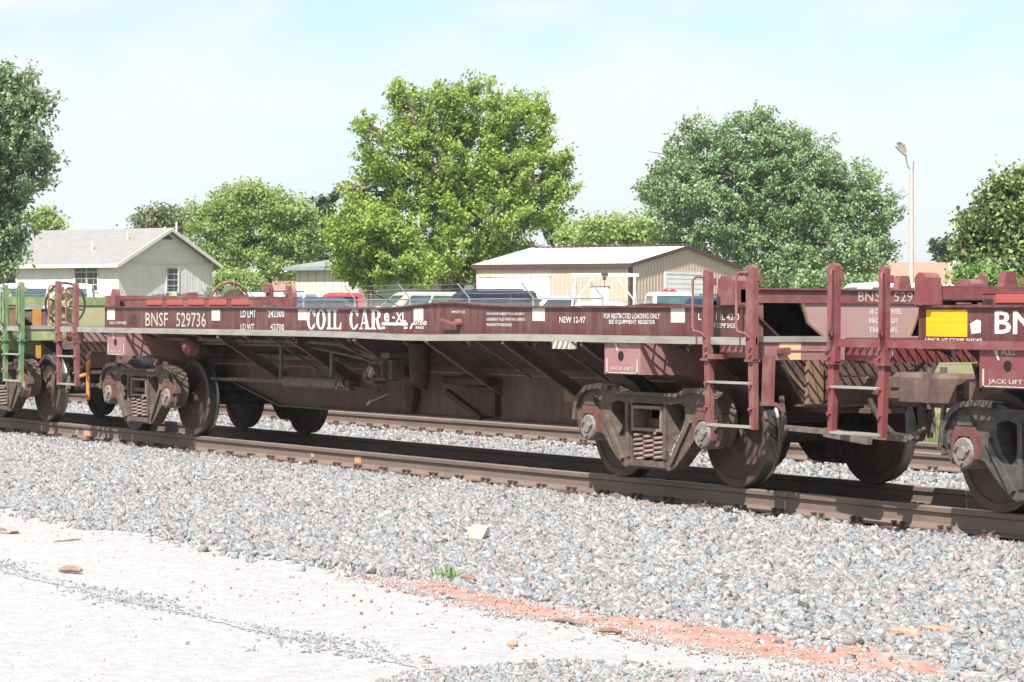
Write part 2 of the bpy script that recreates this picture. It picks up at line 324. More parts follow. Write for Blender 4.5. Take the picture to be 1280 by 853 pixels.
scatter('ballast_gravel', stone_m, A, lambda g, n: .02+.022*g.beta(1.6, 2.2, n), 14, CUB_V, CUB_F)
roadz = lambda x, y: np.full_like(x, -.335)
def seam_keep(x, y, g): return np.abs(y-(-7.70-.006*(x+18)+.03*np.sin(x*.9))) < np.abs(g.normal(0, .10+.06*np.sin(x*2.3), len(x)))*(g.random(len(x)) < .45+.4*np.sin(x*1.1+.5)**2)
A = spots(26000, -30, -8, -8.1, -7.3, roadz, 15, seam_keep)
scatter('seam_gravel', mat('seam_stone', (.5, .5, .5), .9, island=[(.17, .175, .18), (.25, .25, .25), (.29, .28, .27), (.14, .14, .145)], scale=20), A, lambda g, n: .006+.008*g.random(n), 16)
# spilled stones: grey fan at the bottom of the frame and a sprinkle over clay and road
def fan_keep(x, y, g):
    d = np.stack([x, y, np.full_like(x, -.335)], -1)-EYE; z = d@_fw; px = 640+F*(d@_r)/z; py = 426.5-F*(d@_u)/z
    edge = np.interp(px, [380, 520, 700, 900, 1100, 1300], [872, 838, 822, 838, 848, 846]); return g.random(len(x)) < np.clip((py-edge)/16, 0, 1)*.75
A = spots(60000, -15, -7, -9, -5.5, roadz, 17, fan_keep)
scatter('spilled_gravel', stone_m, A, lambda g, n: .009+.014*g.beta(1.5, 2.5, n), 18)
pale_m = mat('pale_road_grit', (.6, .58, .55), .92, island=[(.44, .43, .42), (.36, .33, .31), (.48, .47, .46), (.28, .24, .22), (.42, .36, .33)], scale=20)
A = spots(30000, -32, -7, -10, -5.2, roadz, 19, lambda x, y, g: g.random(len(x)) < .10+.55*smooth(-6.9, -5.6, y))
scatter('road_grit', pale_m, A, lambda g, n: .0045+.010*g.beta(1.1, 5, n), 20)
g = np.random.default_rng(63); ki = g.integers(0, len(loop), 9000); PB = np.array(loop)[ki]; half_ = len(densify(top)); wgt = np.where(ki >= half_, .04, .03)[:, None]
PB = PB+g.normal(0, 1, (9000, 2))*wgt*np.array([2.0, 1.0]); PB = np.column_stack([PB, np.full(9000, -.333)])
scatter('clay_edge_grit', mat('edge_grit', (.35, .3, .27), .95, island=[(.36, .34, .32), (.28, .22, .19), (.40, .39, .38), (.30, .19, .15), (.24, .22, .21)], scale=20), PB, lambda g, n: .003+.011*g.beta(1.1, 4, n), 64, CUB_V, CUB_F)
# sparse stones and crumbs strewn over the clay so that its edges break up
g = np.random.default_rng(61); xx = g.uniform(-16.5, -9, 40000); y2 = g.uniform(-7.2, -5.2, 40000); dd = np.abs(y2-np.interp(xx, [-16.5, -15, -13, -11, -9.5], [-5.6, -5.75, -5.95, -5.95, -5.85]))
kk = g.random(40000) < .006+.022*np.exp(-(dd/.35)**2)+.10*np.exp(-((dd-.20)/.09)**2); PC = np.stack([xx[kk], y2[kk], np.full(kk.sum(), -.33)], -1)
scatter('clay_crumbs', mat('clay_crumb', (.3, .2, .16), .95, island=[(.30, .14, .10), (.36, .22, .17), (.42, .38, .35), (.25, .11, .08), (.45, .43, .42)], scale=20), PC, lambda g, n: .004+.015*g.beta(1.1, 4, n), 62, CUB_V, CUB_F)
def bit(px, py, z=-.33): return Vector(ground_px(px, py, z))
def rock(name, px, py, z, dims, m, label, cat, seed, rotz=0.0, group=None, sub=2):
    bm = bmesh.new(); bmesh.ops.create_icosphere(bm, subdivisions=sub, radius=.5); g = random.Random(seed)
    for v in bm.verts:
        k = 1+g.uniform(-.16, .16); c = v.co.normalized(); q = Vector([math.copysign(abs(t)**.55, t) for t in c])*.5*k; v.co = Vector((q.x*dims[0], q.y*dims[1], q.z*dims[2]))
    me = bpy.data.meshes.new(name); bm.to_mesh(me); bm.free(); me.materials.append(m); p = bit(px, py, z); p.z += dims[2]*.36
    return tag(link(name, me, None, None, p, rotz), label, cat, group)
sand_m = mat('pale_sandstone', (.66, .54, .39), .9, dirt=(.5, .42, .33), amount=.3, scale=14, var=.1, bump=.4)
clod_m = mat('brown_clod', (.24, .135, .085), .95, scale=18, var=.3, bump=.5)
redclod_m = mat('red_clay_clod', (.50, .27, .19), .95, scale=16, var=.2, bump=.5)
grey_m = mat('grey_pebble_stone', (.42, .42, .41), .9, scale=18, var=.15, bump=.3)
rock('stone_block', 598, 673, -.27, (.15, .15, .12), sand_m, 'pale square sandstone block lying on the grey ballast slope', 'stone', 3, .5, sub=2)
rock('dirt_clod', 622, 660, -.27, (.11, .08, .06), clod_m, 'dark brown clod just behind the pale sandstone block', 'clod', 5, .3)
rock('dirt_clod', 1133, 797, -.315, (.19, .11, .06), redclod_m, 'long flat reddish clod at the foot of the ballast', 'clod', 6, .4)
rock('dirt_clod', 1166, 792, -.315, (.15, .10, .05), redclod_m, 'pale pink clod right of the long reddish clod', 'clod', 8, .1)
rock('dirt_clod', 585, 727, -.32, (.10, .06, .05), clod_m, 'small dark clod beside the weed tuft at the clay edge', 'clod', 12, .8)
rock('dirt_clod', 9, 666, -.33, (.24, .12, .06), mat('grey_brown_clod', (.36, .27, .23), .9, scale=14, var=.2, bump=.4), 'grey brown clod on the pale verge at the left edge', 'clod', 9, .2)
for k, (px, py, s_, lb) in enumerate([(197, 775, .06, 'small dark pebble on the white road below the gravel seam'), (229, 806, .06, 'round grey pebble on the white road near its lower edge'), (309, 814, .09, 'flat pale grey pebble farthest right on the bare white road'),
                                  (167, 797, .035, 'tiny dark pebble between two others on the white road'), (140, 698, .045, 'little brown pebble on the verge above the gravel seam'), (239, 729, .05, 'upright grey pebble on the verge right of the wood chip'),
                                  (84, 784, .04, 'tiny grey pebble left of the others on the white road'), (725, 800, .06, 'dark grey stone beside the red clay strip'), (641, 808, .08, 'salmon pink stone on the pale grit below the clay'), (651, 794, .07, 'flat grey stone on the pale grit below the clay'),
                                  (798, 829, .10, 'large tan stone in the spilled gravel fan')]):
    rock('pebble', px, py, -.335, (s_, s_*.7, s_*.5), [grey_m, redclod_m, sand_m][0 if k not in (8, 10) else (1 if k == 8 else 2)], lb, 'pebble', 30+k, k*.7, 'loose pebbles on the road and verge')
wood_m = mat('weathered_reddish_wood', (.26, .15, .115), .9, dirt=(.42, .33, .28), amount=.4, scale=6, var=.25, bump=.4, stretch=(1, 8, 8))
grey_wood = mat('grey_weathered_wood', (.24, .20, .175), .9, scale=6, var=.25, bump=.4, stretch=(1, 8, 8))
def stick(name, p0, p1, z, r_, m, label, cat='stick', bend=.02):
    a, c = bit(*p0, z), bit(*p1, z); a.z += r_*.7; c.z += r_*.9; mid = (a+c)/2+Vector((bend, bend, r_*.5)); b = MB(); o = a.copy()
    b.tube([a-o, a.lerp(mid, .5)-o+Vector((0, bend*.4, 0)), mid-o, mid.lerp(c, .5)-o, c-o], [r_*.5, r_, r_*1.05, r_*.9, r_*.45], 7)
    ob = b.build(name, m); ob.location = o; return tag(ob, label, cat)
stick('wood_chip', (74, 716), (102, 718), -.333, .028, wood_m, 'reddish brown splinter of wood lying on the gravel seam', 'wood chip')
stick('twig', (67, 678), (102, 675), -.333, .008, wood_m, 'thin pale red twig on the verge above the gravel seam', 'twig')
stick('stick', (985, 706), (1028, 697), -.25, .02, grey_wood, 'dark grey stick lying across the ballast slope')
stick('stick', (1008, 664), (1040, 661), -.21, .018, wood_m, 'reddish splinter on the ballast close to the near rail', 'wood splinter')
stick('stick', (690, 776), (727, 783), -.328, .014, grey_wood, 'black twig on the lower edge of the red clay', 'twig')
stick('stick', (748, 791), (775, 793), -.328, .016, clod_m, 'short brown root on the red clay edge', 'root')
stick('stick', (1172, 764), (1186, 770), -.30, .018, grey_wood, 'short dark stick deep in the ballast at the right', 'stick')
b = MB()
for k in range(60):
    a = rnd.uniform(0, 6.28); L_ = rnd.uniform(.05, .12); s_ = rnd.uniform(.02, .07); o = Vector((rnd.gauss(0, .05), rnd.gauss(0, .03), 0)); t = o+Vector((math.cos(a)*s_, math.sin(a)*s_, L_)); w_ = Vector((-math.sin(a), math.cos(a), 0))*.005
    b.add([o-w_, o+w_, o.lerp(t, .6)+w_*.8+Vector((0, 0, .01)), o.lerp(t, .6)-w_*.8+Vector((0, 0, .01)), t], [(0, 1, 2, 3), (3, 2, 4)])
ob = b.build('weed_tuft', mat('weed_green', (.22, .33, .14), .7, var=.2, scale=20, trans=.3)); ob.location = bit(560, 724, -.332); tag(ob, 'small green weed tuft sprouting at the ballast toe', 'weed')

# ------------------------------------------------------------------ the tracks
RAIL = [(-.075, -.185), (.075, -.185), (.075, -.172), (.02, -.152), (.011, -.135), (.011, -.058), (.034, -.045), (.037, -.012), (.028, -.002), (0, 0), (-.028, -.002), (-.037, -.012), (-.034, -.045), (-.011, -.058), (-.011, -.135), (-.02, -.152), (-.075, -.172)]
def rail_mesh(x0, x1, n):
    b = MB(); xs = np.linspace(x0, x1, n); np_ = len(RAIL)
    b.loft([[(x, y, z) for y, z in RAIL] for x in xs], True)
    for i in range(n-1):
        for j in range(np_):
            if j in (8, 9): b.m[i*np_+j] = 1
    return b.mesh('rail', [M['rail'], M['railhead']])
def tie_mesh(seed):
    g = random.Random(seed); b = MB(); w = .115; x = [-1.3, -1.29, 1.29, 1.3]
    rings = []
    for k, yv in enumerate(x):
        s_ = .9 if k in (0, 3) else 1
        rings.append([(-w*s_+g.uniform(-.008, .008), yv, -.37), (w*s_+g.uniform(-.008, .008), yv, -.37), (w*s_+g.uniform(-.008, .008), yv, -.21+g.uniform(-.006, .004)), (0, yv, -.203), (-w*s_+g.uniform(-.008, .008), yv, -.21+g.uniform(-.006, .004))])
    b.loft(rings); return b.mesh('crosstie', M['tie'])
def plate_mesh():
    b = MB(); b.box(-.10, .10, -.19, .19, -.200, -.186)
    for sx in (-.05, .05):
        for sy in (-1, 1):
            b.box(sx-.011, sx+.011, sy*.083-.011, sy*.083+.011, -.19, -.152); b.box(sx-.016, sx+.016, sy*.078-.02, sy*.078+.02, -.158, -.142)
    return b.mesh('tie_plate', M['spike'])
PL = plate_mesh(); TIES = [tie_mesh(k) for k in range(5)]; RM = rail_mesh(-110, 25, 60)
weld_m = mat('ground_weld_salmon', (.50, .29, .19), .7, scale=12, var=.15); chalk_m = mat('chalk_mark', (.42, .33, .27), .8, scale=20)
def track(yc, label, x0, x1):
    t = tag(empty('railway_track', (0, yc, 0)), label, 'railway track')
    for s in (-1, 1): link('rail', RM, t, None, (0, s*.7545, 0))
    k = 0; x = x0
    while x < x1:
        o = link('crosstie', TIES[k % 5], t, None, (x+rnd.uniform(-.02, .02), rnd.uniform(-.04, .04), 0), rnd.uniform(-.012, .012))
        for s in (-1, 1): link('tie_plate', PL, o, None, (0, s*.7545-o.location.y, .002))
        x += .53; k += 1
    return t
tr1 = track(0.0, 'near track of worn brown rails carrying the train', -44, -10)
tr2 = track(5.35, 'empty rusty track beyond the train', -52, -19)
b = MB()
for px, w_, z0, z1, k in ((447, .07, -.13, -.06, 0), (108, .10, -.15, -.06, 0), (96, .02, -.15, -.06, 1), (165, .018, -.15, -.06, 1), (52, .03, -.15, -.06, 0), (243, .018, -.15, -.06, 1), (390, .03, -.12, -.08, 1)):
    d = _fw + _r*(px-640)/F - _u*(560-426.5)/F; xx = (EYE + d*((-.77-EYE[1])/d[1]))[0]
    b = MB(); b.box(xx-w_, xx+w_, -.768, -.7645, z0, z1); b.build('weld_mark', [weld_m, chalk_m][k], tr1)


# ------------------------------------------------------------------ freight trucks (wheels, side frames, springs)
def wheel_mesh():
    # radius, offset from the outer rim face towards the track centre
    prof = [(.0, -.035), (.095, -.035), (.105, -.02), (.135, -.015), (.15, .03), (.22, .062), (.33, .052), (.385, .018), (.392, .002), (.402, 0), (.446, 0), (.456, .008), (.4575, .016), (.462, .09), (.466, .105), (.480, .118), (.4835, .126), (.481, .135), (.470, .143), (.40, .143), (.39, .13), (.36, .105), (.22, .115), (.14, .15), (.09, .155), (.0, .155)]
    ks = [0]*8+[0, 0, 2, 2, 1, 1, 1, 1, 1, 1, 0, 0, 0, 0, 0, 0, 0]
    b = MB(); b.lathe(prof, (0, 0, 0), 'y', 56, ks); me = b.mesh('wheel', [M['wheel'], M['tread'], M['rim']]); me.shade_smooth()
    try: me.set_sharp_from_angle(angle=R(28))
    except Exception: pass
    return me
WHEEL = wheel_mesh()
def frame_mesh(m):
    def arc(cx, cz, r_, a0, a1, n): return [(cx+r_*math.cos(R(a0+(a1-a0)*k/n)), cz+r_*math.sin(R(a0+(a1-a0)*k/n))) for k in range(n+1)]
    half = [(0, .775), (.28, .775), (.42, .80), (.58, .845), (.78, .855), (.95, .835), (1.06, .77), (1.135, .66), (1.15, .54), (1.12, .45), (1.07, .37), (1.01, .36), (.995, .44), (1.0, .60), (.97, .665), (.81, .665), (.775, .61), (.77, .42), (.70, .40), (.60, .30), (.42, .15), (.34, .125), (0, .12)]
    outer = half + [(-x, z) for x, z in reversed(half[1:-1])]
    win = [(.33, .69), (.47, .72), (.565, .69), (.575, .60), (.50, .46), (.42, .385), (.365, .43), (.335, .56)]
    mid = [(-.245, .70), (.245, .70), (.255, .62), (.245, .20), (-.245, .20), (-.255, .62)]
    b = MB(); b.prism(outer, -.07, .07, 'y', [win, [(-x, z) for x, z in reversed(win)], mid])
    # cast ribs and flanges standing proud of the face
    for s in (-1, 1):
        for a, c in zip(half[3:8], half[4:9]): b.bar((s*a[0], -.075, a[1]-.018), (s*c[0], -.075, c[1]-.018), .07, .045)
        b.bar((s*.30, -.075, .70), (s*.285, -.075, .22), .04, .05); b.bar((s*.66, -.075, .57), (s*.38, -.075, .19), .045, .05)
        b.prism([(s*.80, .665), (s*.97, .665), (s*.95, .74), (s*.82, .74)], -.11, -.06, 'y')
        b.box(s*1.02-.03, s*1.02+.03, -.10, -.06, .50, .57); b.box(s*1.075-.02, s*1.075+.02, -.098, -.06, .52, .60)
    b.box(-.30, .30, -.10, .06, .145, .195); b.bar((-.5, -.076, .785), (.5, -.076, .785), .05, .03)
    return b.mesh('side_frame', m)
def spring_mesh():
    b = MB()
    for q, x in enumerate((-.155, 0, .155)):
        n = 66; r0 = .066
        b.tube([(x+r0*math.cos(k*2*math.pi*5.5/n), -.045+r0*math.sin(k*2*math.pi*5.5/n), .205+.235*k/n) for k in range(n+1)], .0155, 6)
    return b
def one_spring():
    b = MB(); n = 66; r0 = .064
    b.tube([(r0*math.cos(k*2*math.pi*5.5/n), r0*math.sin(k*2*math.pi*5.5/n), .205+.235*k/n) for k in range(n+1)], .0165, 6); me = b.mesh('spring', M['spring']); me.shade_smooth(); return me
SPRING = one_spring()
FRAMES = {k: frame_mesh(M[k]) for k in ('truck', 'truck_dark')}
def bearing_mesh():
    b = MB(); b.lathe([(0, -.045), (.045, -.045), (.055, -.03), (.105, -.03), (.118, -.018), (.122, .03), (.122, .16), (0, .16)], (0, 0, 0), 'y', 24)
    for k in range(3):
        a = k*2.0944+.4; b.lathe([(0, -.052), (.022, -.052), (.022, -.028), (0, -.028)], (.075*math.cos(a), 0, .075*math.sin(a)), 'y', 6)
    return b.mesh('bearing_cap', M['bearing'])
BEARING = bearing_mesh()
def adapter_mesh():
    b = MB(); b.prism([(-.15, -.04), (-.135, .13), (-.10, .20), (.10, .20), (.135, .13), (.15, -.04), (.118, -.04), (.105, .08), (.06, .125), (-.06, .125), (-.105, .08), (-.118, -.04)], -.095, .085, 'y'); return b.mesh('bearing_adapter', M['adapter'])
ADAPTER = adapter_mesh()
def bolster_mesh(m):
    b = MB(); b.prism([(-.85, .50), (.85, .50), (.95, .56), (.95, .68), (.3, .76), (-.3, .76), (-.95, .68), (-.95, .56)], -.20, .20, 'x')
    for s in (-1, 1):   # open-mouthed bolster end seen in the frame window, and the spring seat below it
        b.box(-.235, .235, s*1.085-.06, s*1.085+.06, .455, .482); b.box(-.235, .235, s*1.085-.06, s*1.085+.06, .652, .68)
        for t in (-1, 1): b.box(t*.22-.016, t*.22+.016, s*1.085-.06, s*1.085+.06, .48, .655)
        b.box(-.235, .235, s*.92-.03, s*.92-.02, .48, .655)
    return b.mesh('bolster', m)
BOL = bolster_mesh(M['spring'])
def axle_mesh():
    b = MB(); b.lathe([(0, -1.0), (.075, -1.0), (.08, -.82), (.10, -.66), (.085, -.5), (.085, .5), (.10, .66), (.08, .82), (.075, 1.0), (0, 1.0)], (0, 0, 0), 'y', 16); return b.mesh('axle', M['under_dark'])
AXLE = axle_mesh()
def shoe_mesh():
    b = MB(); n = 8
    for k in range(n):
        a0, a1 = R(-10+24*k/n), R(-10+24*(k+1)/n)
        b.add([(.488*math.cos(a), y, .488*math.sin(a)) for a in (a0, a1) for y in (.085, .135)]+[(.515*math.cos(a), y, .515*math.sin(a)) for a in (a0, a1) for y in (.085, .135)], [(0, 1, 3, 2), (4, 6, 7, 5), (0, 2, 6, 4), (1, 5, 7, 3), (0, 4, 5, 1), (2, 3, 7, 6)])
    b.box(.515, .55, .09, .13, -.04, .09); b.bar((.535, .11, .08), (.50, .11, .30), .03); return b.mesh('brake_shoe', M['pipe'])
SHOE = shoe_mesh()
def truck(parent, s, style='truck', shoes=(), marks=True):
    t = empty('truck', (s, 0, 0), 0, parent)
    for y in (-1, 1):
        link('side_frame', FRAMES[style], t, None, (0, y*1.06, 0), 0 if y < 0 else math.pi)
        for x in (-.155, 0, .155): link('spring', SPRING, t, None, (x, y*1.085, 0), x*9)
        for x in (-.889, .889):
            link('wheel', WHEEL, t, None, (x, y*.82, .4575), 0 if y < 0 else math.pi)
            link('bearing_cap', BEARING, t, None, (x, y*1.155, .4575), 0 if y < 0 else math.pi)
            link('bearing_adapter', ADAPTER, t, None, (x, y*1.075, .4575), 0 if y < 0 else math.pi)
    for x in (-.889, .889): link('axle', AXLE, t, None, (x, 0, .4575))
    link('bolster', BOL, t)
    for x in shoes:
        for y in (-1, 1): link('brake_shoe', SHOE, t, None, (x, y*.82+(0 if y < 0 else .14)-(.0 if y < 0 else .14), .50), 0 if x > 0 else math.pi)
    if marks:   # stencilled frame numbers running down the sloping arm
        b = MB(); g = random.Random(int(s*10))
        v, f = text_polys('ASF 32000', .03); p, q = Vector((.355, -1.1365+0, .235)), Vector((.615, -1.1365, .545)); d = q-p; nrm = Vector((-d.z, 0, d.x)).normalized()*.055
        b.add([p+d*a[0]+nrm*(a[1]-.5) for a in v], f); b.build('frame_lettering', M['white' if style == 'truck_dark' else 'offwhite'], t)
    return t

# ------------------------------------------------------------------ the coil car (used for all three cars of the train)
def grating(b, x0, x1, y0, y1, z, pitch=.085, t=.011):
    """expanded-metal walkway: two families of slanting strands"""
    wy = y1-y0; sl = wy*.62; x = x0
    along_x = (x1-x0) >= wy
    if along_x:
        n = int((x1-x0-sl)/pitch)
        for k in range(n):
            a = x0+k*pitch
            b.bar((a, y0, z), (a+sl, y1, z), t, .016); b.bar((a+sl, y0, z+.001), (a, y1, z+.001), t, .014)
    else:
        sl = (x1-x0)*.62; n = int((wy-sl)/pitch)
        for k in range(n):
            a = y0+k*pitch
            b.bar((x0, a, z), (x1, a+sl, z), t, .016); b.bar((x0, a+sl, z+.001), (x1, a, z+.001), t*.45, .008)
WALK = {}
def walk_mesh(key, x0, x1, y0, y1, pitch=.085):
    if key not in WALK:
        b = MB(); grating(b, x0, x1, y0, y1, 1.272, pitch); WALK[key] = b.mesh('walkway_grating', M['under'])
    return WALK[key]
def coil_car(xc, rot, label, C, a_end=7.15, a_band=False, truck_style='truck', lettering=None, detail=True):
    """local s runs along the car: B end (hand brake) at s<0, A end at s>0; both sides alike"""
    root = tag(empty('coil_car', (xc, 0, 0), rot), label, 'freight car', 'freight cars of the coil train')
    B0, A1 = -6.23, a_end
    P = lambda name: None
    ss = list(np.linspace(B0, A1, 61))
    bump = lambda s: .045*math.exp(-((s-2.3)/.75)**2) - .02*math.exp(-((s-.2)/1.6)**2)
    sagb = lambda s: -.02*math.exp(-((s-2.0)/1.2)**2)
    for side in (-1, 1):
        b = MB(); rings = []
        for s in ss:
            zt = 1.565+bump(s); zb = 1.275+sagb(s)
            rings.append([(s, side*y, z) for y, z in ((1.288, zb), (1.30, zb), (1.30, zt-.016), (1.325, zt-.018), (1.325, zt-.002), (1.20, zt), (1.20, zt-.016), (1.288, zt-.016))])
        b.loft(rings); b.build('side_sill', C['sill'], root)
        b = MB(); b.loft([[(s, side*y, z+sagb(s)) for y, z in ((1.485, 1.240), (1.50, 1.240), (1.50, 1.303), (1.485, 1.303))] for s in np.linspace(-7.28, 7.62, 60)]); b.build('walkway_edge', C['edge'], root)
        o = link('walkway_grating', walk_mesh('side', -7.26, 7.60, -1.49, -1.30), root, 'stuff')
        if side > 0: o.rotation_euler.z = math.pi; o.location.x = .34
        b = MB()
        for s in np.arange(-5.9, 7.2, 1.23): b.prism([(side*1.28, 1.262), (side*1.47, 1.262), (side*1.47, 1.235), (side*1.28, 1.16)], s-.006, s+.006, 'x'); b.box(s-.12, s+.12, side*1.40-.05, side*1.40+.05, 1.222, 1.236)
        b.build('walkway_bracket', C['under'], root, kind='stuff')
        # ladder at each end: two stiles, steps, grab irons
        for k, (s0, s1) in enumerate(((-7.26, -6.68), (6.96, 7.57))):
            st = C['stile']
            for j, s in enumerate((s0, s1)):
                top = 1.86+(.03 if j == (1 if k else 0) else 0); b = MB()
                wd = .05 if j == (1 if k else 0) else .038
                b.prism([(s-wd, 1.115), (s+wd, 1.115), (s+wd, top-.02), (s+wd*.6, top), (s-wd*.6, top), (s-wd, top-.02)], side*1.475, side*1.53, 'y')
                b.prism([(s-.022+.02, .555), (s+.03+.02, .555), (s+.045, 1.13), (s-.03, 1.13)], side*1.47, side*1.522, 'y')
                b.box(s-wd-.012, s+wd+.012, side*1.47-.02, side*1.47+.02, top-.13, top-.07); b.box(s-.05, s+.05, side*1.50-.045, side*1.50+.045, 1.105, 1.125)
                o_ = b.build('ladder_stile', st, root)
                bb = MB()
                for z in (1.16, 1.22, .92, .72): bb.lathe([(0, -.014), (.017, -.014), (.017, .014), (0, .014)], (s+.02, side*1.535, z), 'y', 6)
                bb.build('bolt', st, o_, kind='stuff')
                b = MB(); q = s-.085
                b.tube([(s-.02, side*1.53, top-.06), (q+.02, side*1.585, top-.06), (q, side*1.60, top-.09), (q, side*1.60, 1.39), (q+.02, side*1.60, 1.35), (s-.02, side*1.56, 1.335), (s, side*1.53, 1.30)], .0115, 8); b.build('grab_iron', st, root, smooth=True)
            for z, w_ in ((.93, .016), (.575, .018)):
                b = MB(); b.box(s0+.02, s1+.02, side*1.50-.028, side*1.50+.028, z-w_*.6, z+w_*.6); b.build('ladder_step', M['edge'] if z > .9 else M['edge'], root)
            b = MB(); b.box(s0+.04, s1-.02, side*1.40-.01, side*1.40+.01, 1.135, 1.25); b.box(s0+.04, s0+.13, side*1.48-.06, side*1.44+.06, 1.12, 1.16); b.build('ladder_bracket', st, root)
    # trough, centre sill, cross bearers
    b = MB()
    for side in (-1, 1):
        b.prism([(side*1.17, 1.50), (side*1.14, 1.50), (side*.46, .97), (side*.46, .94)], B0, A1, 'x')
    b.box(B0, A1, -.455, .455, .965, .975); b.build('coil_trough', C['under'], root)
    b = MB(); poly = [(-7.0, .66), (-4.25, .66), (-3.02, .415), (3.5, .415), (4.7, .66), (7.25, .66), (7.25, .96), (-7.0, .96)]
    b.prism(poly, -.40, .40, 'y')
    for y in (-.43, .43):
        for (x0, z0), (x1, z1) in zip(poly[1:5], poly[2:5]): b.bar((x0, y, z0-.008), (x1, y, z1-.008), .10, .018)
    b.build('centre_sill', M['sill_brown'], root)
    for side in (-1, 1):
        for s in (-2.98, -1.2, .33, 1.85, 3.33, 4.70):
            b = MB(); b.prism([(side*1.285, 1.265), (side*1.285, 1.215), (side*.402, .675), (side*.402, .80), (side*1.2, 1.262)], s-.006, s+.006, 'x'); b.bar((s, side*1.285, 1.21), (s, side*.404, .668), .045, .018, k=1); b.build('cross_bearer', [M['sill_brown'], M['pipe']], root)
        for s in (-1.74, -.17, 2.78, 4.16):
            b = MB(); b.bar((s, side*1.28, 1.245), (s, side*.62, .86), .03, .02); b.build('trough_brace', M['pipe'], root)
    # jacking pads over the trucks
    for s in (-5.47, 5.64):
        for side in (-1, 1):
            b = MB(); b.loft([[(s+x, side*y, z) for x, z in ((-.28, z0), (.28, z0), (.28, 1.262), (-.28, 1.262))] for y, z0 in ((1.47, .965), (.95, .955), (.42, .80))]); pad = b.build('jacking_pad', C['pad'], root)
            b = MB(); b.lathe([(0, -.004), (.042, -.004), (.042, 0), (0, 0)], (s-.02, side*1.471, 1.125), 'y', 20)
            for v in b.v: pass
            b.build('jack_hole_shade', M['hole'], pad)  # flat black disc, the hole's inner shade given as colour
            fr = (lambda u, v, s=s, side=side: (s+(u if side < 0 else -u), side*1.4735, v)); L_ = [('PULL', -.04, .11, 1.205, 1.24), ('JACK LIFT', -.18, .18, .988, 1.03)]
            tx = letters(L_, fr, M['offwhite'], pad, bold=.012)
            b = MB()
            for u0, u1, v0, v1 in ((-.245, .245, .972, .980), (-.245, -.225, .972, 1.10), (.225, .245, .972, 1.10)): b.add([fr(u0, v0), fr(u1, v0), fr(u1, v1), fr(u0, v1)], [(0, 1, 2, 3)])
            b.add([fr(-.13, 1.24), fr(-.085, 1.24), fr(-.06, 1.165), fr(-.08, 1.165)], [(0, 1, 2, 3)]); b.build('painted_bracket', M['offwhite'], pad, kind='stuff')
    # A end: platform, end sill, end beam and sheet
    e = A1-.02; lw = .16 if a_band else .25
    b = MB(); b.box(7.44, 7.50, -1.40, 1.40, 1.115, 1.262); b.build('end_sill', C['pad'], root)
    b = MB(); b.box(7.50, 7.515, -1.44, 1.44, 1.264, 1.312); b.build('platform_edge', C['edge'], root)
    link('platform_grating', walk_mesh('A', a_end+.02, 7.50, -1.42, 1.42, .095), root, 'stuff')
    b = MB(); b.box(e-.10, e, -1.29, 1.29, 1.588, 1.70); b.box(e-.10, e+.02, -1.29, 1.29, 1.698, 1.712); b.build('end_beam', C['beam'], root)
    b = MB(); b.prism([(-.66, 1.588), (.66, 1.588), (.60, 1.42), (.52, 1.285), (-.40, 1.285), (-.58, 1.42)], e-.03, e-.015, 'x'); sh = b.build('end_sheet', C['sheet'], root)
    b = MB()
    for sd in (-1, 1): b.bar((e-.01, sd*.645, 1.585), (e-.01, sd*.585, 1.42), .02, .02); b.bar((e-.01, sd*.585, 1.42), (e-.01, sd*(.40 if sd < 0 else .52), 1.29), .02, .02)
    b.build('sheet_rim', C['rim'], sh, kind='stuff')
    for sd in (-1, 1):
        b = MB(); b.box(e-.12, e-.01, sd*1.17-.12, sd*1.17+.12, 1.28, 1.587); b.build('corner_post', C['beam'], root)
        b = MB(); b.prism([(e-lw, 1.567), (e, 1.567), (e, 1.77), (e-.04, 1.81), (e-lw+.07, 1.81), (e-lw+.02, 1.77)], sd*1.22, sd*1.36, 'y'); b.build('lifting_lug', C['beam'], root)
    b = MB(); b.box(e-.60, e-.59, -1.2, 1.2, 1.25, 1.60); b.box(e-.60, e-.05, -1.2, 1.2, 1.60, 1.61); b.build('pocket_shade_plate', M['under_dark'], root)  # dark colour and an added top plate make the pocket look shaded
    b = MB(); b.prism([(.40, 1.712), (.55, 1.712), (.52, 1.83), (.43, 1.83)], e-.09, e-.01, 'x'); b.build('stop_block', C['beam'], root)
    # draft gear plate, coupler
    q_ = 1 if rot == 0 else .55
    b = MB(); b.prism([(-.88*q_, 1.114), (.88*q_, 1.114), (.62*q_, .73), (-.62*q_, .73)], 7.10, 7.13, 'x'); b.box(7.0, 7.30, -.64*q_, .64*q_, .715, .735); b.build('draft_plate', M['coupler'] if rot == 0 else C['under'], root)  # darker brown on turned cars: shade put into the plate colour
    b = MB(); b.box(7.131, 7.18, -.62, -.46, .737, 1.11); b.bar((7.14, -.86, 1.06), (7.14, -.64, .86), .02); b.build('draft_lit_strip', M['tan'], root)  # tan strip paints in the sunlit part of the draft plate
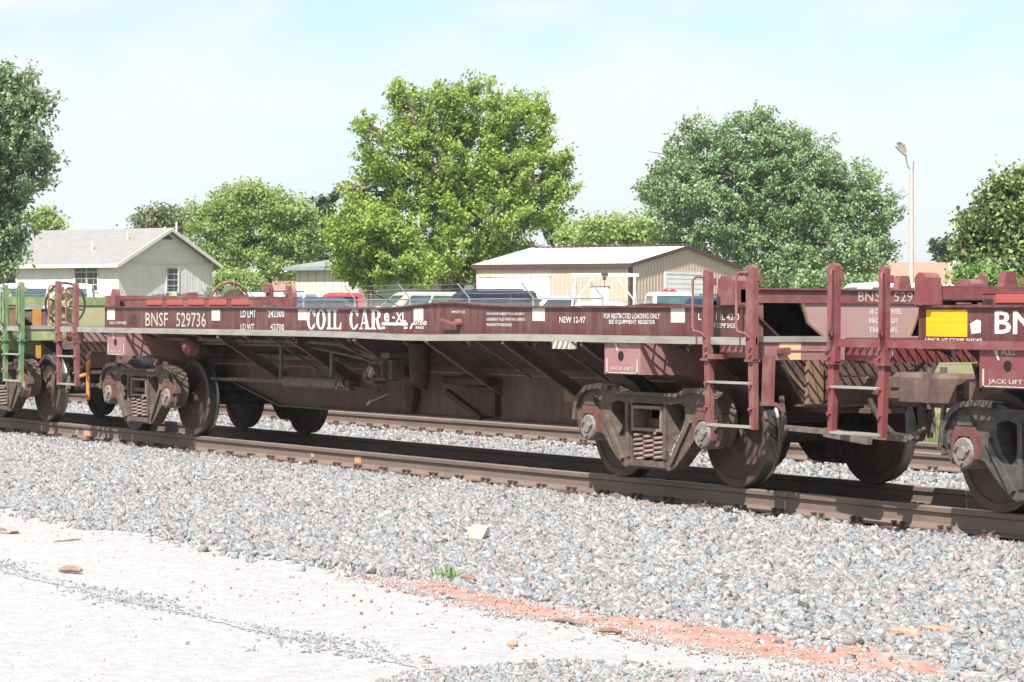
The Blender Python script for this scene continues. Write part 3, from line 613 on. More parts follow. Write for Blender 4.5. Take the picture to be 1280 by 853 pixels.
    for sgn, x0 in ((1, 7.2), (-1, -6.9)):
        c = empty('coupler', (x0 if sgn > 0 else x0, 0, 0), 0 if sgn > 0 else math.pi, root); b = MB()
        b.cbox(0, .52, -.075, .075, .80, .97, .02); b.build('shank', M['coupler'], c)
        b = MB(); hp = [(.45, -.12), (.52, -.17), (.70, -.19), (.86, -.20), (.90, -.15), (.78, -.05), (.76, .05), (.86, .08), (.84, .16), (.66, .19), (.50, .14)]
        b.loft([[(.67+(x-.67)*q, y*q, z) for x, y in hp] for z, q in ((.735, .80), (.775, 1), (.87, 1), (.975, .96), (1.015, .78))]); b.box(.52, .64, -.195, -.165, .80, .86); b.box(.52, .64, -.195, -.165, .89, .95); b.build('coupler_head', M['coupler'], c)
        b = MB(); b.prism([(.80, .02), (.88, .03), (.92, .10), (.88, .17), (.80, .16)], .77, 1.0, 'z'); b.lathe([(0, .72), (.03, .72), (.03, 1.06), (0, 1.06)], (.83, .13, 0), 'z', 10); b.build('knuckle', M['coupler'], c)
        b = MB(); b.tube([(.30, -.22, .78), (.45, -.24, .62), (.62, -.22, .50), (.80, -.10, .47)], .024, 8); b.build('air_hose', M['under_dark'], c, smooth=True)
        b = MB(); b.bar((.25, -.02, .70), (.25, -.02, .80), .06); b.bar((.10, -.12, .705), (.10, .12, .705), .05); b.box(.02, .30, -.16, .16, .66, .70); b.build('carrier_iron', M['coupler'], c)
    # B end: platform, hand brake
    b = MB(); b.box(-7.20, -7.14, -1.40, 1.40, 1.115, 1.262); b.build('end_sill', C['pad'], root)
    b = MB(); b.box(-7.215, -7.20, -1.44, 1.44, 1.264, 1.312); b.build('platform_edge', C['edge'], root)
    link('platform_grating', walk_mesh('B', -7.20, -6.25, -1.42, 1.42, .095), root, 'stuff')
    b = MB(); b.box(B0+.0, B0+.10, -1.29, 1.29, 1.588, 1.70); b.build('end_beam', C['beam'], root)
    b = MB(); b.prism([(-.66, 1.588), (.66, 1.588), (.60, 1.42), (.52, 1.285), (-.52, 1.285), (-.60, 1.42)], B0+.015, B0+.03, 'x'); b.build('end_sheet', C['sheet'], root)
    for sd in (-1, 1):
        b = MB(); b.box(B0+.01, B0+.12, sd*1.17-.12, sd*1.17+.12, 1.28, 1.587); b.build('corner_post', C['post'], root)
        b = MB(); b.prism([(-6.15, 1.567), (-5.99, 1.567), (-5.97, 1.70), (-5.985, 1.76), (-6.03, 1.785), (-6.08, 1.77), (-6.12, 1.70)], sd*1.20, sd*1.27, 'y'); b.build('lifting_lug', C['beam'], root)
    b = MB(); b.prism([(-.60, 1.114), (.60, 1.114), (.45, .73), (-.45, .73)], -6.83, -6.80, 'x'); b.box(-7.0, -6.7, -.64, .64, .715, .735); b.build('draft_plate', C['under'], root)
    hb = empty('hand_brake', (-6.78, .69, 1.60), 0, root); b = MB(); n = 30
    b.tube([(0, .285*math.cos(2*math.pi*k/n), .285*math.sin(2*math.pi*k/n)) for k in range(n+1)], .016, 7, caps=False); b.build('brake_wheel', C['brake'], hb, smooth=True)
    for k in range(6):
        a = k*math.pi/3+.3; b = MB(); b.tube([(.05, .05*math.cos(a), .05*math.sin(a)), (.05, .15*math.cos(a), .15*math.sin(a)), (0, .275*math.cos(a), .275*math.sin(a))], .011, 6); b.build('spoke', C['brake'], hb)
    b = MB(); b.lathe([(0, .08), (.19, .08), (.20, .10), (.20, .15), (0, .15)], (0, 0, 0), 'x', 28); b.box(.10, .28, -.14, .14, -.34, -.02); b.lathe([(0, -.03), (.05, -.03), (.05, .09), (0, .09)], (0, 0, 0), 'x', 12); b.build('brake_housing', C['housing'], hb)
    b = MB(); b.box(.12, .20, -.06, .06, -.33, -.30); b.build('housing_foot', C['housing'], hb)
    # raised deck band with red reflector tape inside the sills at the B end
    bands = [(-6.10, -2.2)] + ([(4.0, a_end-.5)] if a_band else [])
    for x0, x1 in bands:
        for sd in ((-1,) if rot == 0 else (1,)):
            b = MB(); b.box(x0, x1, sd*1.10-.012, sd*1.10+.012, 1.55, 1.652); b.box(x0, x1, sd*1.06-.06, sd*1.06+.06, 1.652, 1.662); bd = b.build('deck_coaming', C['beam'], root)
            x = x0+.75 if x0 < 0 else x1-1.5; n = 5 if x0 < 0 else 4
            for k in range(n):
                b = MB(); xx = x+k*.60 if x0 < 0 else x1-.62-k*.62
                b.box(xx, xx+.46, sd*1.117-.004, sd*1.117+.004, 1.582, 1.648); b.build('reflector_tape', M['redtape'], bd)
        b = MB(); b.cbox(x0+1.45, x0+1.60, -.95, -.82, 1.655, 1.735, .015) if x0 < 0 else b.prism([(x1-.72, 1.65), (x1-.64, 1.65), (x1-.645, 1.80), (x1-.665, 1.83), (x1-.70, 1.83), (x1-.715, 1.80)], 1.02, 1.06, 'y'); b.build('deck_stop', C['beam'], root)
    for s, shoes in ((-5.54, (-.889,)), (5.54, (.889,))): truck(root, s, truck_style, shoes)
    # square cream reflectors and grille
    def fr(u, v): return (u, -1.3035 if rot == 0 else 1.3035, v)
    if detail:
        for side in (-1, 1):
            Y = side
            # brake rigging and air piping under the deck
            pass
        b = MB(); b.tube([(-4.9, -1.05, 1.175), (-1.0, -1.05, 1.175), (-.55, -1.0, 1.16), (.35, -.80, .93)], .026, 8); b.tube([(-4.6, -1.0, 1.13), (-1.3, -1.0, 1.13), (-.2, -.86, 1.0), (.25, -.82, .88)], .017, 8); b.tube([(-3.6, -.62, .985), (-1.2, -.62, .985)], .035, 8); b.tube([(-4.5, -.75, .70), (-2.2, -.75, .70)], .02, 8); b.build('brake_pipe', M['pipe'], root, smooth=True)
        for s in (-3.9, -2.55, -1.35):
            b = MB(); b.bar((s, -1.05, 1.255), (s, -1.05, 1.14), .05, .02); b.build('pipe_hanger', M['under'], root)
        for s in (-2.15, -.92):
            b = MB(); b.bar((s, -.88, 1.15), (s, -.88, .68), .03, .045); b.build('rod_hanger', M['pipe'], root)
        b = MB(); b.lathe([(0, -.76), (.05, -.76), (.062, -.72), (.062, .62), (.05, .66), (0, .66)], (-1.3, -.88, .72), 'x', 16); b.tube([(-3.5, -.88, .72), (-2.0, -.88, .72)], .016, 8); b.build('slack_adjuster', M['pipe'], root, smooth=True)
        b = MB(); b.box(-.72, -.40, -.95, -.80, .66, .76); b.cbox(-.62, -.50, -.98, -.78, .68, .80, .02); b.tube([(-.4, -.88, .69), (.15, -.88, .67)], .02, 8); b.build('brake_lever', M['under'], root)
        vb = MB(); vb.box(.18, .56, -.98, -.74, 1.02, 1.075); vb.build('valve_bracket', M['pipe'], root)
        vb = MB(); vb.cbox(.22, .46, -1.0, -.78, .78, 1.02, .04); vb.lathe([(0, -.06), (.07, -.06), (.07, .06), (0, .06)], (.34, -1.03, .88), 'y', 12); vb.cbox(-.06, .16, -.95, -.78, .74, .92, .03); vb.box(.48, .56, -.95, -.80, .80, 1.0); vb.lathe([(0, 0), (.05, 0), (.05, .05), (0, .05)], (.05, -1.0, .83), 'y', 10); vb.build('control_valve', M['truck'], root)
        vb = MB(); vb.lathe([(0, .74), (.07, .75), (.10, .78), (.105, .84), (.115, 1.10), (.11, 1.17), (.07, 1.20), (0, 1.21)], (.95, -.84, 0), 'z', 20); vb.build('air_reservoir', M['under'], root, smooth=True)
        vb = MB(); vb.lathe([(0, -.02), (.06, 0), (.11, .06), (.115, .12), (.115, .15), (0, .15)], (-4.08, -1.20, 1.085), 'y', 20); vb.build('tank_dome', M['maroon_red'], root, smooth=True)
        vb = MB(); vb.lathe([(0, 0), (.117, 0), (.117, .42), (0, .42)], (-4.08, -1.05, 1.085), 'y', 20); vb.build('air_tank', M['under_dark'], root, smooth=True)  # same tank as the dome; black colour stands for its shade
        vb = MB(); vb.prism([(.02, .70), (.24, .70), (.16, .43), (.08, .43)], -.50, -.44, 'y'); vb.build('valve_shield', M['under'], root); vb = MB(); vb.prism([(1.25, .74), (1.85, .74), (1.85, .45), (1.60, .45)], -.47, -.42, 'y'); vb.bar((1.02, -.55, .68), (1.62, -.48, .42), .07, .05); vb.cbox(1.0, 1.9, -.60, -.46, .76, .84, .02); vb.build('brake_cylinder_bracket', M['under'], root)
        vb = MB(); vb.bar((-.30, -.75, .53), (.06, -.72, .63), .012); vb.bar((-.34, -.75, .505), (-.26, -.75, .55), .02, .03); vb.build('release_rod', M['edge'], root)
        vb = MB(); vb.box(4.32, 4.62, -1.36, -1.28, 1.17, 1.25); vb.build('card_holder', M['cream'], root)
        vb = MB(); vb.box(3.05, 3.32, -.409, -.402, .63, .78); vb.build('data_patch', M['tan'], root)
        # uncoupling levers at both ends
        for x0, x1, m_ in ((7.50, 9.05, M['pipe']), (-7.42, -5.28, M['coupler'])):
            vb = MB(); vb.bar((x0, -1.10, .56), (x1, -1.10, .53), .035, .045)
            if x0 > 0: vb.bar((x0+.55, -1.12, .545), (x1-.42, -1.14, .505), .05, .07); vb.bar((x1, -1.10, .53), (x1+.10, -1.02, .62), .03)
            else:
                for q in (.55, 1.1, 1.45): vb.box(x0+q, x0+q+.12, -1.13, -1.07, .545, .585)
            vb.build('uncoupling_lever', m_, root)
        vb = MB(); vb.tube([(-7.12, -1.15, .36), (-7.12, -1.15, .86)], .028, 8); vb.tube([(-7.12, -1.15, .70), (-7.26, -1.22, .66), (-7.30, -1.24, .56)], .026, 8); vb.build('lever_handle', M['orange'], root, smooth=True)
    vb = MB(); vb.prism([(7.56, .76), (7.68, .76), (7.70, 1.16), (7.58, 1.16)], -1.40, -1.36, 'y'); vb.box(7.55, 7.69, -1.42, -1.34, .75, .775); vb.bar((7.62, -1.30, .76), (7.62, -1.22, .70), .03); vb.build('lever_hanger', C['stile'], root)
    vb = MB(); vb.tube([(7.56, -1.16, 1.19), (7.58, -.66, 1.19)], .013, 8); vb.cbox(7.49, 7.59, -1.20, -1.12, 1.16, 1.22, .01); vb.cbox(7.49, 7.59, -.70, -.63, 1.16, 1.22, .01); vb.bar((7.57, -.66, 1.17), (7.57, -.66, 1.08), .02); vb.build('end_handrail', C['stile'], root)
    vb = MB(); vb.box(7.50, 7.504, -1.17, -.95, 1.118, 1.258); vb.build('paint_patch', M['peach'], root)
    return root
def X_at(px, Y=-1.302, py=397):
    d = _fw + _r*(px-640)/F - _u*(py-426.5)/F; p = EYE + d*((Y-EYE[1])/d[1]); return p[0], p[2]
def boxed(rows):
    """(text, px0, py0, px1, py1) as surveyed on the near sill -> (text, X0, X1, z0, z1)"""
    o = []
    for t, a, b_, c, d_ in rows:
        x0, _ = X_at(a); x1, _ = X_at(c); xm = (a+c)/2; z1 = X_at(xm, py=b_)[1]; z0 = X_at(xm, py=d_)[1]; o.append((t, x0, x1, z0, z1))
    return o
MAR = dict(sill=M['maroon'], edge=M['edge'], under=M['under'], stile=M['maroon_faded'], pad=M['pad'], beam=M['maroon_faded'], sheet=M['maroon_pale'], rim=M['tan'], post=M['maroon_faded'], brake=M['maroon_faded'], housing=M['coupler'])
RED = dict(MAR, edge=M['maroon_red'], stile=M['maroon_red'], pad=M['maroon_red'], beam=M['maroon_red'], rim=M['tan'])
GRN = dict(sill=M['green'], edge=M['edge'], under=M['under'], stile=M['green_bright'], pad=M['green'], beam=M['green'], sheet=M['green_pale'], rim=M['orange'], post=M['tan'], brake=M['under'], housing=M['green_pale'])
XM, XR, XG = -25.07, -8.87, -40.88
main = coil_car(XM, 0, 'long maroon coil car lettered COIL CAR on its side, in mid train', MAR)
right = coil_car(XR, math.pi, 'redder maroon coil car at the right with an amber panel on its side', RED, a_end=6.80, a_band=True, truck_style='truck_dark')
left = coil_car(XG, math.pi, 'faded green coil car at the left with green ladder and hand brake wheel', GRN, detail=False)

fm = lambda u, v: (u-XM, -1.3035, v)
fw_ = lambda u, v: (u-XM, -1.3025, v)
sills = [o for o in main.children if o.name.startswith('side_sill')]; near_sill = min(sills, key=lambda o: o.data.vertices[0].co.y)
OFF = boxed([('BNSF', 182, 391, 210, 408), ('529736', 220.5, 391, 257.5, 409)])
letters(OFF, fm, M['offwhite'], near_sill, 'car_number', .005)
WH = boxed([('LD LMT', 301, 388, 320, 397), ('242300', 335, 388, 355.5, 397), ('LD WT', 301, 405, 318, 413), ('43700', 338, 405, 355.5, 413), ('UNCK-F COMP SHOES', 137, 402, 158, 405.6), ('IMPACT CAR', 565, 388.5, 582, 391.8),
            ('OWNERSHIP SUBJECT TO A SECURITY', 608, 391, 656, 394.7), ('AGREEMENT FILED WITH THE SURFACE', 608, 397.6, 656.5, 401.3), ('TRANSPORTATION BOARD', 608, 404.3, 640, 408),
            ('NEW 12-97', 699.5, 396, 732, 404), ('FOR RESTRICTED LOADING ONLY', 755, 392, 825, 398.5), ('SEE EQUIPMENT REGISTER', 761, 400, 819, 406.2), ('L 52 11 IL 42-0', 873, 392, 924, 400.5), ('UNCK-F COMP SHOES', 880, 404, 921, 410.3)])
letters(WH, fm, M['white'], near_sill, 'lettering', .012)
# slab-serif letters for the big name
def slab(ch):
    E_ = lambda cx, cy, rx, ry, a0, a1, n=18: [(cx+rx*math.cos(R(a0+(a1-a0)*k/n)), cy+ry*math.sin(R(a0+(a1-a0)*k/n))) for k in range(n+1)]
    if ch == 'I': return [[(.28, .0), (.72, 0), (.72, 1), (.28, 1)], [(.05, 0), (.95, 0), (.95, .09), (.05, .09)], [(.05, .91), (.95, .91), (.95, 1), (.05, 1)]]
    if ch == 'L': return [[(.14, 0), (.42, 0), (.42, 1), (.14, 1)], [(0, 0), (.97, 0), (.97, .09), (0, .09)], [(0, .91), (.58, .91), (.58, 1), (0, 1)], [(.72, .05), (1, 0), (1, .36), (.92, .36)]]
    if ch == 'O': o, i = E_(.5, .5, .5, .52, 0, 360, 36), E_(.5, .5, .20, .42, 0, 360, 36); return [[o[k], o[k+1], i[k+1], i[k]] for k in range(36)]
    if ch == 'C':
        o, i = E_(.5, .5, .5, .52, 38, 322, 30), E_(.5, .5, .20, .42, 38, 322, 30)
        return [[o[k], o[k+1], i[k+1], i[k]] for k in range(30)]+[[(.84, .64), (.96, .64), (.96, 1.0), (.86, 1.0), (.70, .86)], [(.70, .15), (.84, .05), (.98, .28), (.90, .33)]]
    if ch == 'A': return [[(.10, .03), (.20, .03), (.52, .86), (.44, 1)], [(.42, 1), (.60, 1), (.94, .03), (.62, .03)], [(.25, .27), (.72, .27), (.68, .37), (.29, .37)], [(0, 0), (.34, 0), (.34, .08), (0, .08)], [(.52, 0), (1.02, 0), (1.02, .08), (.52, .08)]]
    if ch == 'R':
        o, i = E_(.48, .735, .40, .265, -90, 90, 14), E_(.46, .735, .16, .175, -90, 90, 14)
        return [[(.12, 0), (.38, 0), (.38, 1), (.12, 1)], [(0, 0), (.50, 0), (.50, .08), (0, .08)], [(0, .92), (.3, .92), (.3, 1), (0, 1)], [(.3, .91), (.48, .91), (.48, 1), (.3, 1)], [(.3, .47), (.48, .47), (.48, .56), (.3, .56)]]+[[o[k], o[k+1], i[k+1], i[k]] for k in range(14)]+[[(.46, .47), (.70, .50), (.86, .12), (.62, .06)], [(.66, 0), (1.02, 0), (1.02, .12), (.78, .14), (.64, .08)]]
nm = MB()
for ch, a, c in (('C', 383.7, 394.8), ('O', 395.4, 407.2), ('I', 408, 415.2), ('L', 415.7, 426.8), ('C', 437, 448.3), ('A', 449.2, 462.4), ('R', 463, 477.6)):
    (_, x0, x1, z0, z1), = boxed([('', a, 387, c, 412)])
    for k, poly in enumerate(slab(ch)): nm.add([(x0+u*(x1-x0)-XM, -1.3030-.00012*(k % 5), z0+v*(z1-z0)) for u, v in poly], [tuple(range(len(poly)))])
nm.build('name_lettering', M['white'], near_sill, kind='stuff')
letters(boxed([('e', 480, 391, 487, 403), ('-', 490.5, 396, 493.8, 398.4), ('XL', 495, 391, 507.6, 403), ('EXTEND', 517, 401.5, 534, 406.5), ('RACE', 520, 408, 530, 411.3)]), fm, M['white'], near_sill, 'lettering', .03)
b = MB()
for _, x0, x1, z0, z1 in boxed([('', 477.4, 403.3, 509.6, 407), ('', 478.3, 408.5, 481.7, 411.4), ('', 505, 408.5, 509.6, 411.4)]): b.add([fm(x0, z0), fm(x1, z0), fm(x1, z1), fm(x0, z1)], [(0, 1, 2, 3)])
(_, x0, x1, z0, z1), = boxed([('', 512, 404, 517, 411.5)]); b.add([fm(x0, z0), fm(x0+.04, z0), fm(x1, z1), fm(x1-.03, z1)], [(0, 1, 2, 3)])
b.build('painted_bar', M['white'], near_sill, kind='stuff')
for a, p0, c, p1 in ((134, 386.5, 143.5, 400), (264.5, 387.5, 275, 401), (372.5, 386.5, 384.5, 400.5), (517, 385.5, 529, 401), (665.5, 385, 681, 401.5), (838.5, 385, 856, 403.5)):
    (_, x0, x1, z0, z1), = boxed([('', a, p0, c, p1)]); b = MB(); b.box(x0-XM, x1-XM, -1.3024, -1.2995, z0, z1); b.build('reflector_square', M['cream'], near_sill)
(_, x0, x1, z0, z1), = boxed([('', 160, 393, 171, 406)]); b = MB()
for i in range(2):
    for j in range(2): b.box(x0+(x1-x0)*(i*.5+.04)-XM, x0+(x1-x0)*(i*.5+.46)-XM, -1.303, -1.299, z0+(z1-z0)*(j*.5+.05), z0+(z1-z0)*(j*.5+.45))
b.build('vent_hole_shade', M['under'], near_sill, kind='stuff')  # dark squares: shade inside the vent openings, put into colour
kx, kz = X_at(575, py=404); b = MB(); b.lathe([(0, -.06), (.035, -.06), (.04, -.03), (.04, 0), (0, 0)], (kx-XM, -1.30, kz), 'y', 12); b.bar((kx-XM, -1.355, kz-.01), (kx-XM-.26, -1.38, kz+.035), .03, .02); b.build('load_lever', M['maroon_faded'], near_sill)
# end lettering of the maroon car
sheet_o = [o for o in main.children if o.name.startswith('end_sheet')][0]; ee = 7.13
fe = lambda u, v: (ee+.0035, u, v); fs = lambda u, v: (ee-.013, u, v)
beam_o = [o for o in main.children if o.name.startswith('end_beam')][0]
letters([('BN', -.05, .11, 1.605, 1.69), ('SF', .13, .29, 1.605, 1.69), ('529', .34, .55, 1.605, 1.69), ('736', .57, .78, 1.605, 1.69)], fe, M['offwhite'], beam_o, 'end_number', .005)
letters([('36 CON WHEEL', .08, .44, 1.50, 1.545), ('BRC NC DS', .08, .40, 1.42, 1.465), ('TRK BRAKE', .08, .40, 1.34, 1.385)], fs, M['white'], sheet_o, 'lettering', .02)
# right-hand car: amber panel, paper, lettering
fr_ = lambda u, v: (-(u-XR), 1.3035, v)
rs = max([o for o in right.children if o.name.startswith('side_sill')], key=lambda o: o.data.vertices[0].co.y)
letters(boxed([('BNSF', 1243.5, 388.5, 1336, 418.5), ('UNCK-VE COMP SHOES', 1157, 423, 1228, 427)]), fr_, M['white'], rs, 'car_number', .02)
(_, x0, x1, z0, z1), = boxed([('', 1158, 387.5, 1209, 421)]); b = MB(); b.box(-(x1-XR), -(x0-XR), 1.2995, 1.304, z0, z0+(z1-z0)*.525); b.box(-(x1-XR), -(x0-XR), 1.2995, 1.3044, z0+(z1-z0)*.53, z1); b.build('amber_panel', M['yellow'], rs)
(_, x0, x1, z0, z1), = boxed([('', 1213, 401.5, 1226, 417)]); b = MB(); b.prism([(-(x1-XR), z0+.005), (-(x0-XR)-.015, z0-.005), (-(x0-XR), z1-.02), (-(x0-XR)-.07, z1+.01), (-(x1-XR), z1)], 1.3002, 1.304, 'y'); b.build('route_card', M['white'], rs)
bx = [o for o in right.children if o.name.startswith('ladder_bracket')]
b = MB(); b.lathe([(0, 0), (.052, 0), (.052, .004), (0, .004)], (7.02, 1.4105, 1.195), 'y', 24); b.build('round_decal', M['white'], right)
# orange panels between the cars on the green car's end
def panel(px0, py0, px1, py1, X):
    """a box seen at these photo pixels on the plane X"""
    o = []
    for px, py in ((px0, py0), (px1, py1)):
        d = _fw + _r*(px-640)/F - _u*(py-426.5)/F; p = EYE + d*((X-EYE[0])/d[0]); o.append(p)
    return o[0][1], o[1][1], o[1][2], o[0][2]
for n_, (px0, py0, px1, py1), X, m_ in (('orange_panel', (41, 386, 51, 408), -34.62, M['orange']), ('orange_panel', (45, 432, 51, 448), -34.2, M['orange'])):
    y0, y1, z0, z1 = panel(px0, py0, px1, py1, X); b = MB(); b.box(-(X-XG)-.01, -(X-XG)+.01, -y1, -y0, z0, z1); b.build(n_, m_, left)

# ------------------------------------------------------------------ buildings beyond the train
def ground_at(px, d):
    p = at(px, 394, d); return float(terrain(p[0], p[1]))
AX = Vector((.8*_r[0]-.6*_fw[0], .8*_r[1]-.6*_fw[1], 0)).normalized(); ROT_H = math.atan2(AX.y, AX.x)
def zpx(py, d): return EYE[2]+(394-py)*d/F
siding_m = mat('white_board_siding', (.66, .645, .62), .8, dirt=(.58, .56, .53), amount=.25, scale=1.2, var=.06, bump=.05)
trim_m = mat('cream_trim', (.60, .59, .52), .7, var=.05)
shingle_m = mat('weathered_shingles', (.205, .195, .185), .95, dirt=(.275, .262, .25), amount=.55, scale=2.2, var=.22, bump=.6, bscale=14, stretch=(1, 4, 4), streak=(.6, 5, 5))
glass_m = mat('dark_window_glass', (.035, .045, .05), .12, var=.2, spec=.6)
def window(parent, u0, u1, z0, z1, wall, y, nx=2, ny=2, name='window'):
    """wall 'long' (local y = const, facing -y) or 'gable' (local x = const, facing +x): frame, panes, bars"""
    T = (lambda u, v, w: (u, y-w, v)) if wall == 'long' else (lambda u, v, w: (y+w, u, v))
    def bx(b, a0, a1, c0, c1, w0, w1):
        p, q = T(a0, c0, w0), T(a1, c1, w1); b.box(min(p[0], q[0]), max(p[0], q[0]), min(p[1], q[1]), max(p[1], q[1]), min(p[2], q[2]), max(p[2], q[2]))
    f = MB(); t = .06
    for a in ((u0-t, u1+t, z0-t, z0), (u0-t, u1+t, z1, z1+t), (u0-t, u0, z0, z1), (u1, u1+t, z0, z1)): bx(f, *a, -.02, .05)
    fo = f.build(name, trim_m, parent)
    for i in range(nx):
        for j in range(ny):
            g = MB(); a0 = u0+(u1-u0)*i/nx; c0 = z0+(z1-z0)*j/ny; bx(g, a0+.02, a0+(u1-u0)/nx-.02, c0+.02, c0+(z1-z0)/ny-.02, -.02, .006); g.build('pane', glass_m, fo)
    g = MB()
    for i in range(1, nx): a = u0+(u1-u0)*i/nx; bx(g, a-.022, a+.022, z0, z1, -.01, .03)
    for j in range(1, ny): c = z0+(z1-z0)*j/ny; bx(g, u0, u1, c-.018, c+.018, -.01, .026)
    if nx*ny > 1: g.build('window_bar', trim_m, fo, kind='stuff')
    return fo
def gable_shell(root, L, Wd, zw, zr, wall_m, roof_m, over=.35, side_over=.35, trim=None, fascia=.16, th=.10):
    """near corner at the local origin, long wall runs to -x, gable end faces +x"""
    b = MB(); b.prism([(0, 0), (Wd, 0), (Wd, zw), (Wd/2, zr), (0, zw)], -L, 0, 'x'); b.build('wall', wall_m, root)
    sl = (zr-zw)/(Wd/2); ro = None
    b = MB()
    for sg in (0, 1):
        y0 = -side_over if sg == 0 else Wd+side_over; z0 = zw-sl*side_over
        b.prism([(y0, z0+.02), (Wd/2, zr+.02), (Wd/2, zr+.02+th), (y0, z0+.02+th)], -L-over, over, 'x')
    ro = b.build('roof', roof_m, root)
    t = trim or trim_m; b = MB()
    for xx in (over+.002, ):
        b.bar((xx+.02, -side_over, zw-sl*side_over+.03), (xx+.02, Wd/2, zr+.03), .05, fascia); b.bar((xx+.02, Wd+side_over, zw-sl*side_over+.03), (xx+.02, Wd/2, zr+.031), .048, fascia)
    b.build('barge_board', t, root, kind='stuff')
    b = MB(); b.box(-L-over, over, -side_over-.045, -side_over-.003, zw-sl*side_over-.08, zw-sl*side_over+.10); b.build('fascia', t, root)
    return ro
# white gabled house at the left
d = 125; k = d/F; g0 = ground_at(148, d); p = at(148, 394, d)
h1 = tag(empty('white_house', (p[0], p[1], 0), ROT_H), 'white board house with grey shingle roof and gable end beyond the train', 'house')
zw, zr = zpx(330, d), zpx(291, d)+.12
GW = 6.35; ro = gable_shell(h1, 13.5, GW, zw, zr, siding_m, shingle_m)
b = MB(); b.box(-13.5, .002, -.03, -.001, g0-.1, g0+.35); b.box(.001, .03, 0, GW, g0-.1, g0+.3); b.build('foundation', mat('grey_foundation', (.36, .35, .33), .9), h1)
b = MB(); b.box(.001, .035, -.02, GW+.02, zw-.05, zw+.06); b.build('gable_band', trim_m, h1)
b = MB()
for i in range(1, 33): b.box(-i*.41-.006, -i*.41+.006, -.012, .001, g0, zw-.02)
for i in range(1, 16): b.box(-.001, .012, i*.41-.006, i*.41+.006, g0, zw-.06)
b.build('board_batten', siding_m, h1, kind='stuff')
b = MB(); b.prism([(GW/2-.42, zr-.44), (GW/2+.42, zr-.44), (GW/2, zr-.14)], .002, .02, 'x'); b.build('gable_vent', glass_m, h1)
window(h1, -(148-93)*k/.715, -(148-122)*k/.715, zpx(366, d), zpx(334, d), 'long', 0, 2, 4)
window(h1, -(148+18)*k/.715, -(148-16)*k/.715, zpx(366, d), zpx(336, d), 'long', 0, 2, 4)
window(h1, (207-148)*k/.69, (221-148)*k/.69, zpx(366, d), zpx(336, d), 'gable', 0, 1, 4)
for px, y_, h_ in ((79, 1.0, .55), (88.5, 2.0, .5), (104, 2.9, .3), (115, 3.0, .45)):
    xx = -(148-px)*k/.715+y_*.85; zz = zw+(zr-zw)/(GW/2)*y_; b = MB(); b.lathe([(0, 0), (.05, 0), (.05, h_), (0, h_)], (xx, y_, zz), 'z', 10); b.build('vent_pipe', trim_m, ro)
# tan steel shed
beige_m = mat('beige_steel_siding', (.50, .40, .315), .55, var=.05, scale=1.5)
brown_m = mat('dark_brown_trim', (.085, .045, .038), .6, var=.1)
whiteroof_m = mat('white_steel_roof', (.70, .68, .66), .5, dirt=(.6, .56, .53), amount=.3, scale=1.2, var=.04)
whited_m = mat('white_door_paint', (.72, .73, .73), .6, dirt=(.62, .6, .57), amount=.25, scale=2, var=.04)
d = 110; k = d/F; g0 = ground_at(788, d)-.2; p = at(788, 394, d); zw, zr = zpx(331, d), zpx(307, d)+.02
sh = tag(empty('steel_shed', (p[0], p[1], 0), ROT_H), 'tan steel shed with white roof, dark trim and roller door', 'shed')
L_, W_ = 8.0, 8.35
ro = gable_shell(sh, L_, W_, zw, zr, beige_m, whiteroof_m, .10, .12, brown_m, .14, .06)
b = MB()
for i in range(int(L_/.23)): b.box(-i*.23-.15, -i*.23-.11, -.022, .001, g0, zw-.1)
for i in range(int(W_/.23)):
    y = i*.23+.14; b.box(-.001, .022, y, y+.04, g0, zw+(zr-zw)*(1-abs(y+.02-W_/2)/(W_/2))-.08)
b.build('siding_rib', beige_m, sh, kind='stuff')
b = MB(); sl = (zr-zw)/(W_/2)
for i in range(28):
    x = -i*.30-.05; b.bar((x, -.10, zw-sl*.10+.085), (x, W_/2, zr+.085), .03, .025)
b.build('roof_rib', whiteroof_m, ro, kind='stuff')
b = MB(); b.box(-.10, .03, -.03, -.0225, g0, zw-.02); b.box(.0225, .03, -.03, .12, g0, zw); b.build('corner_trim', brown_m, sh)
b = MB(); b.bar((-L_, W_/2, zr+.12), (.1, W_/2, zr+.12), .3, .04); b.build('ridge_cap', brown_m, sh)
y0, y1, zt = (832-788)*k/.56, (885-788)*k/.56, zpx(341, d)
fr = MB(); fr.box(.024, .06, y0-.1, y0, g0, zt+.1); fr.box(.024, .06, y1, y1+.1, g0, zt+.1); fr.box(.024, .06, y0, y1, zt, zt+.1); dr = fr.build('roller_door', whited_m, sh)
n = 12
for i in range(n):
    z0 = zt-(i+1)*.205; b = MB(); b.prism([(z0 if False else .024, z0+.008), (.05, z0+.012), (.046, z0+.197), (.024, z0+.200)], y0, y1, 'y'); b.v = [(v[0], v[1], v[2]) for v in b.v]; b.build('door_slat', whited_m, dr)
x0, x1, zt = -(788-762)*k/.8, -(788-741)*k/.8, zpx(359, d); b = MB(); b.box(x1, x0, -.07, -.023, g0, zt); do = b.build('side_door', whited_m, sh)
b = MB(); b.box(x1-.05, x0+.05, -.06, -.024, zt, zt+.05); b.build('door_lintel', brown_m, do)
zt = zpx(345, d); n = 4; x0, x1 = -(788-690)*k/.8, -(788-596)*k/.8
for i in range(n):
    a = x0+(x1-x0)*i/n; c = x0+(x1-x0)*(i+1)/n; b = MB(); b.box(c+.015, a-.015, -.09, -.024, g0, zt); b.build('sliding_door', whited_m, sh)
b = MB(); b.box(x1, x0, -.12, -.03, zt+.012, zt+.07); b.build('door_track', whited_m, sh)
b = MB(); b.box(x1+.5, x1+.8, -.13, -.122, zt+.012, zt+.06); b.build('track_rust', M['peach'], sh)
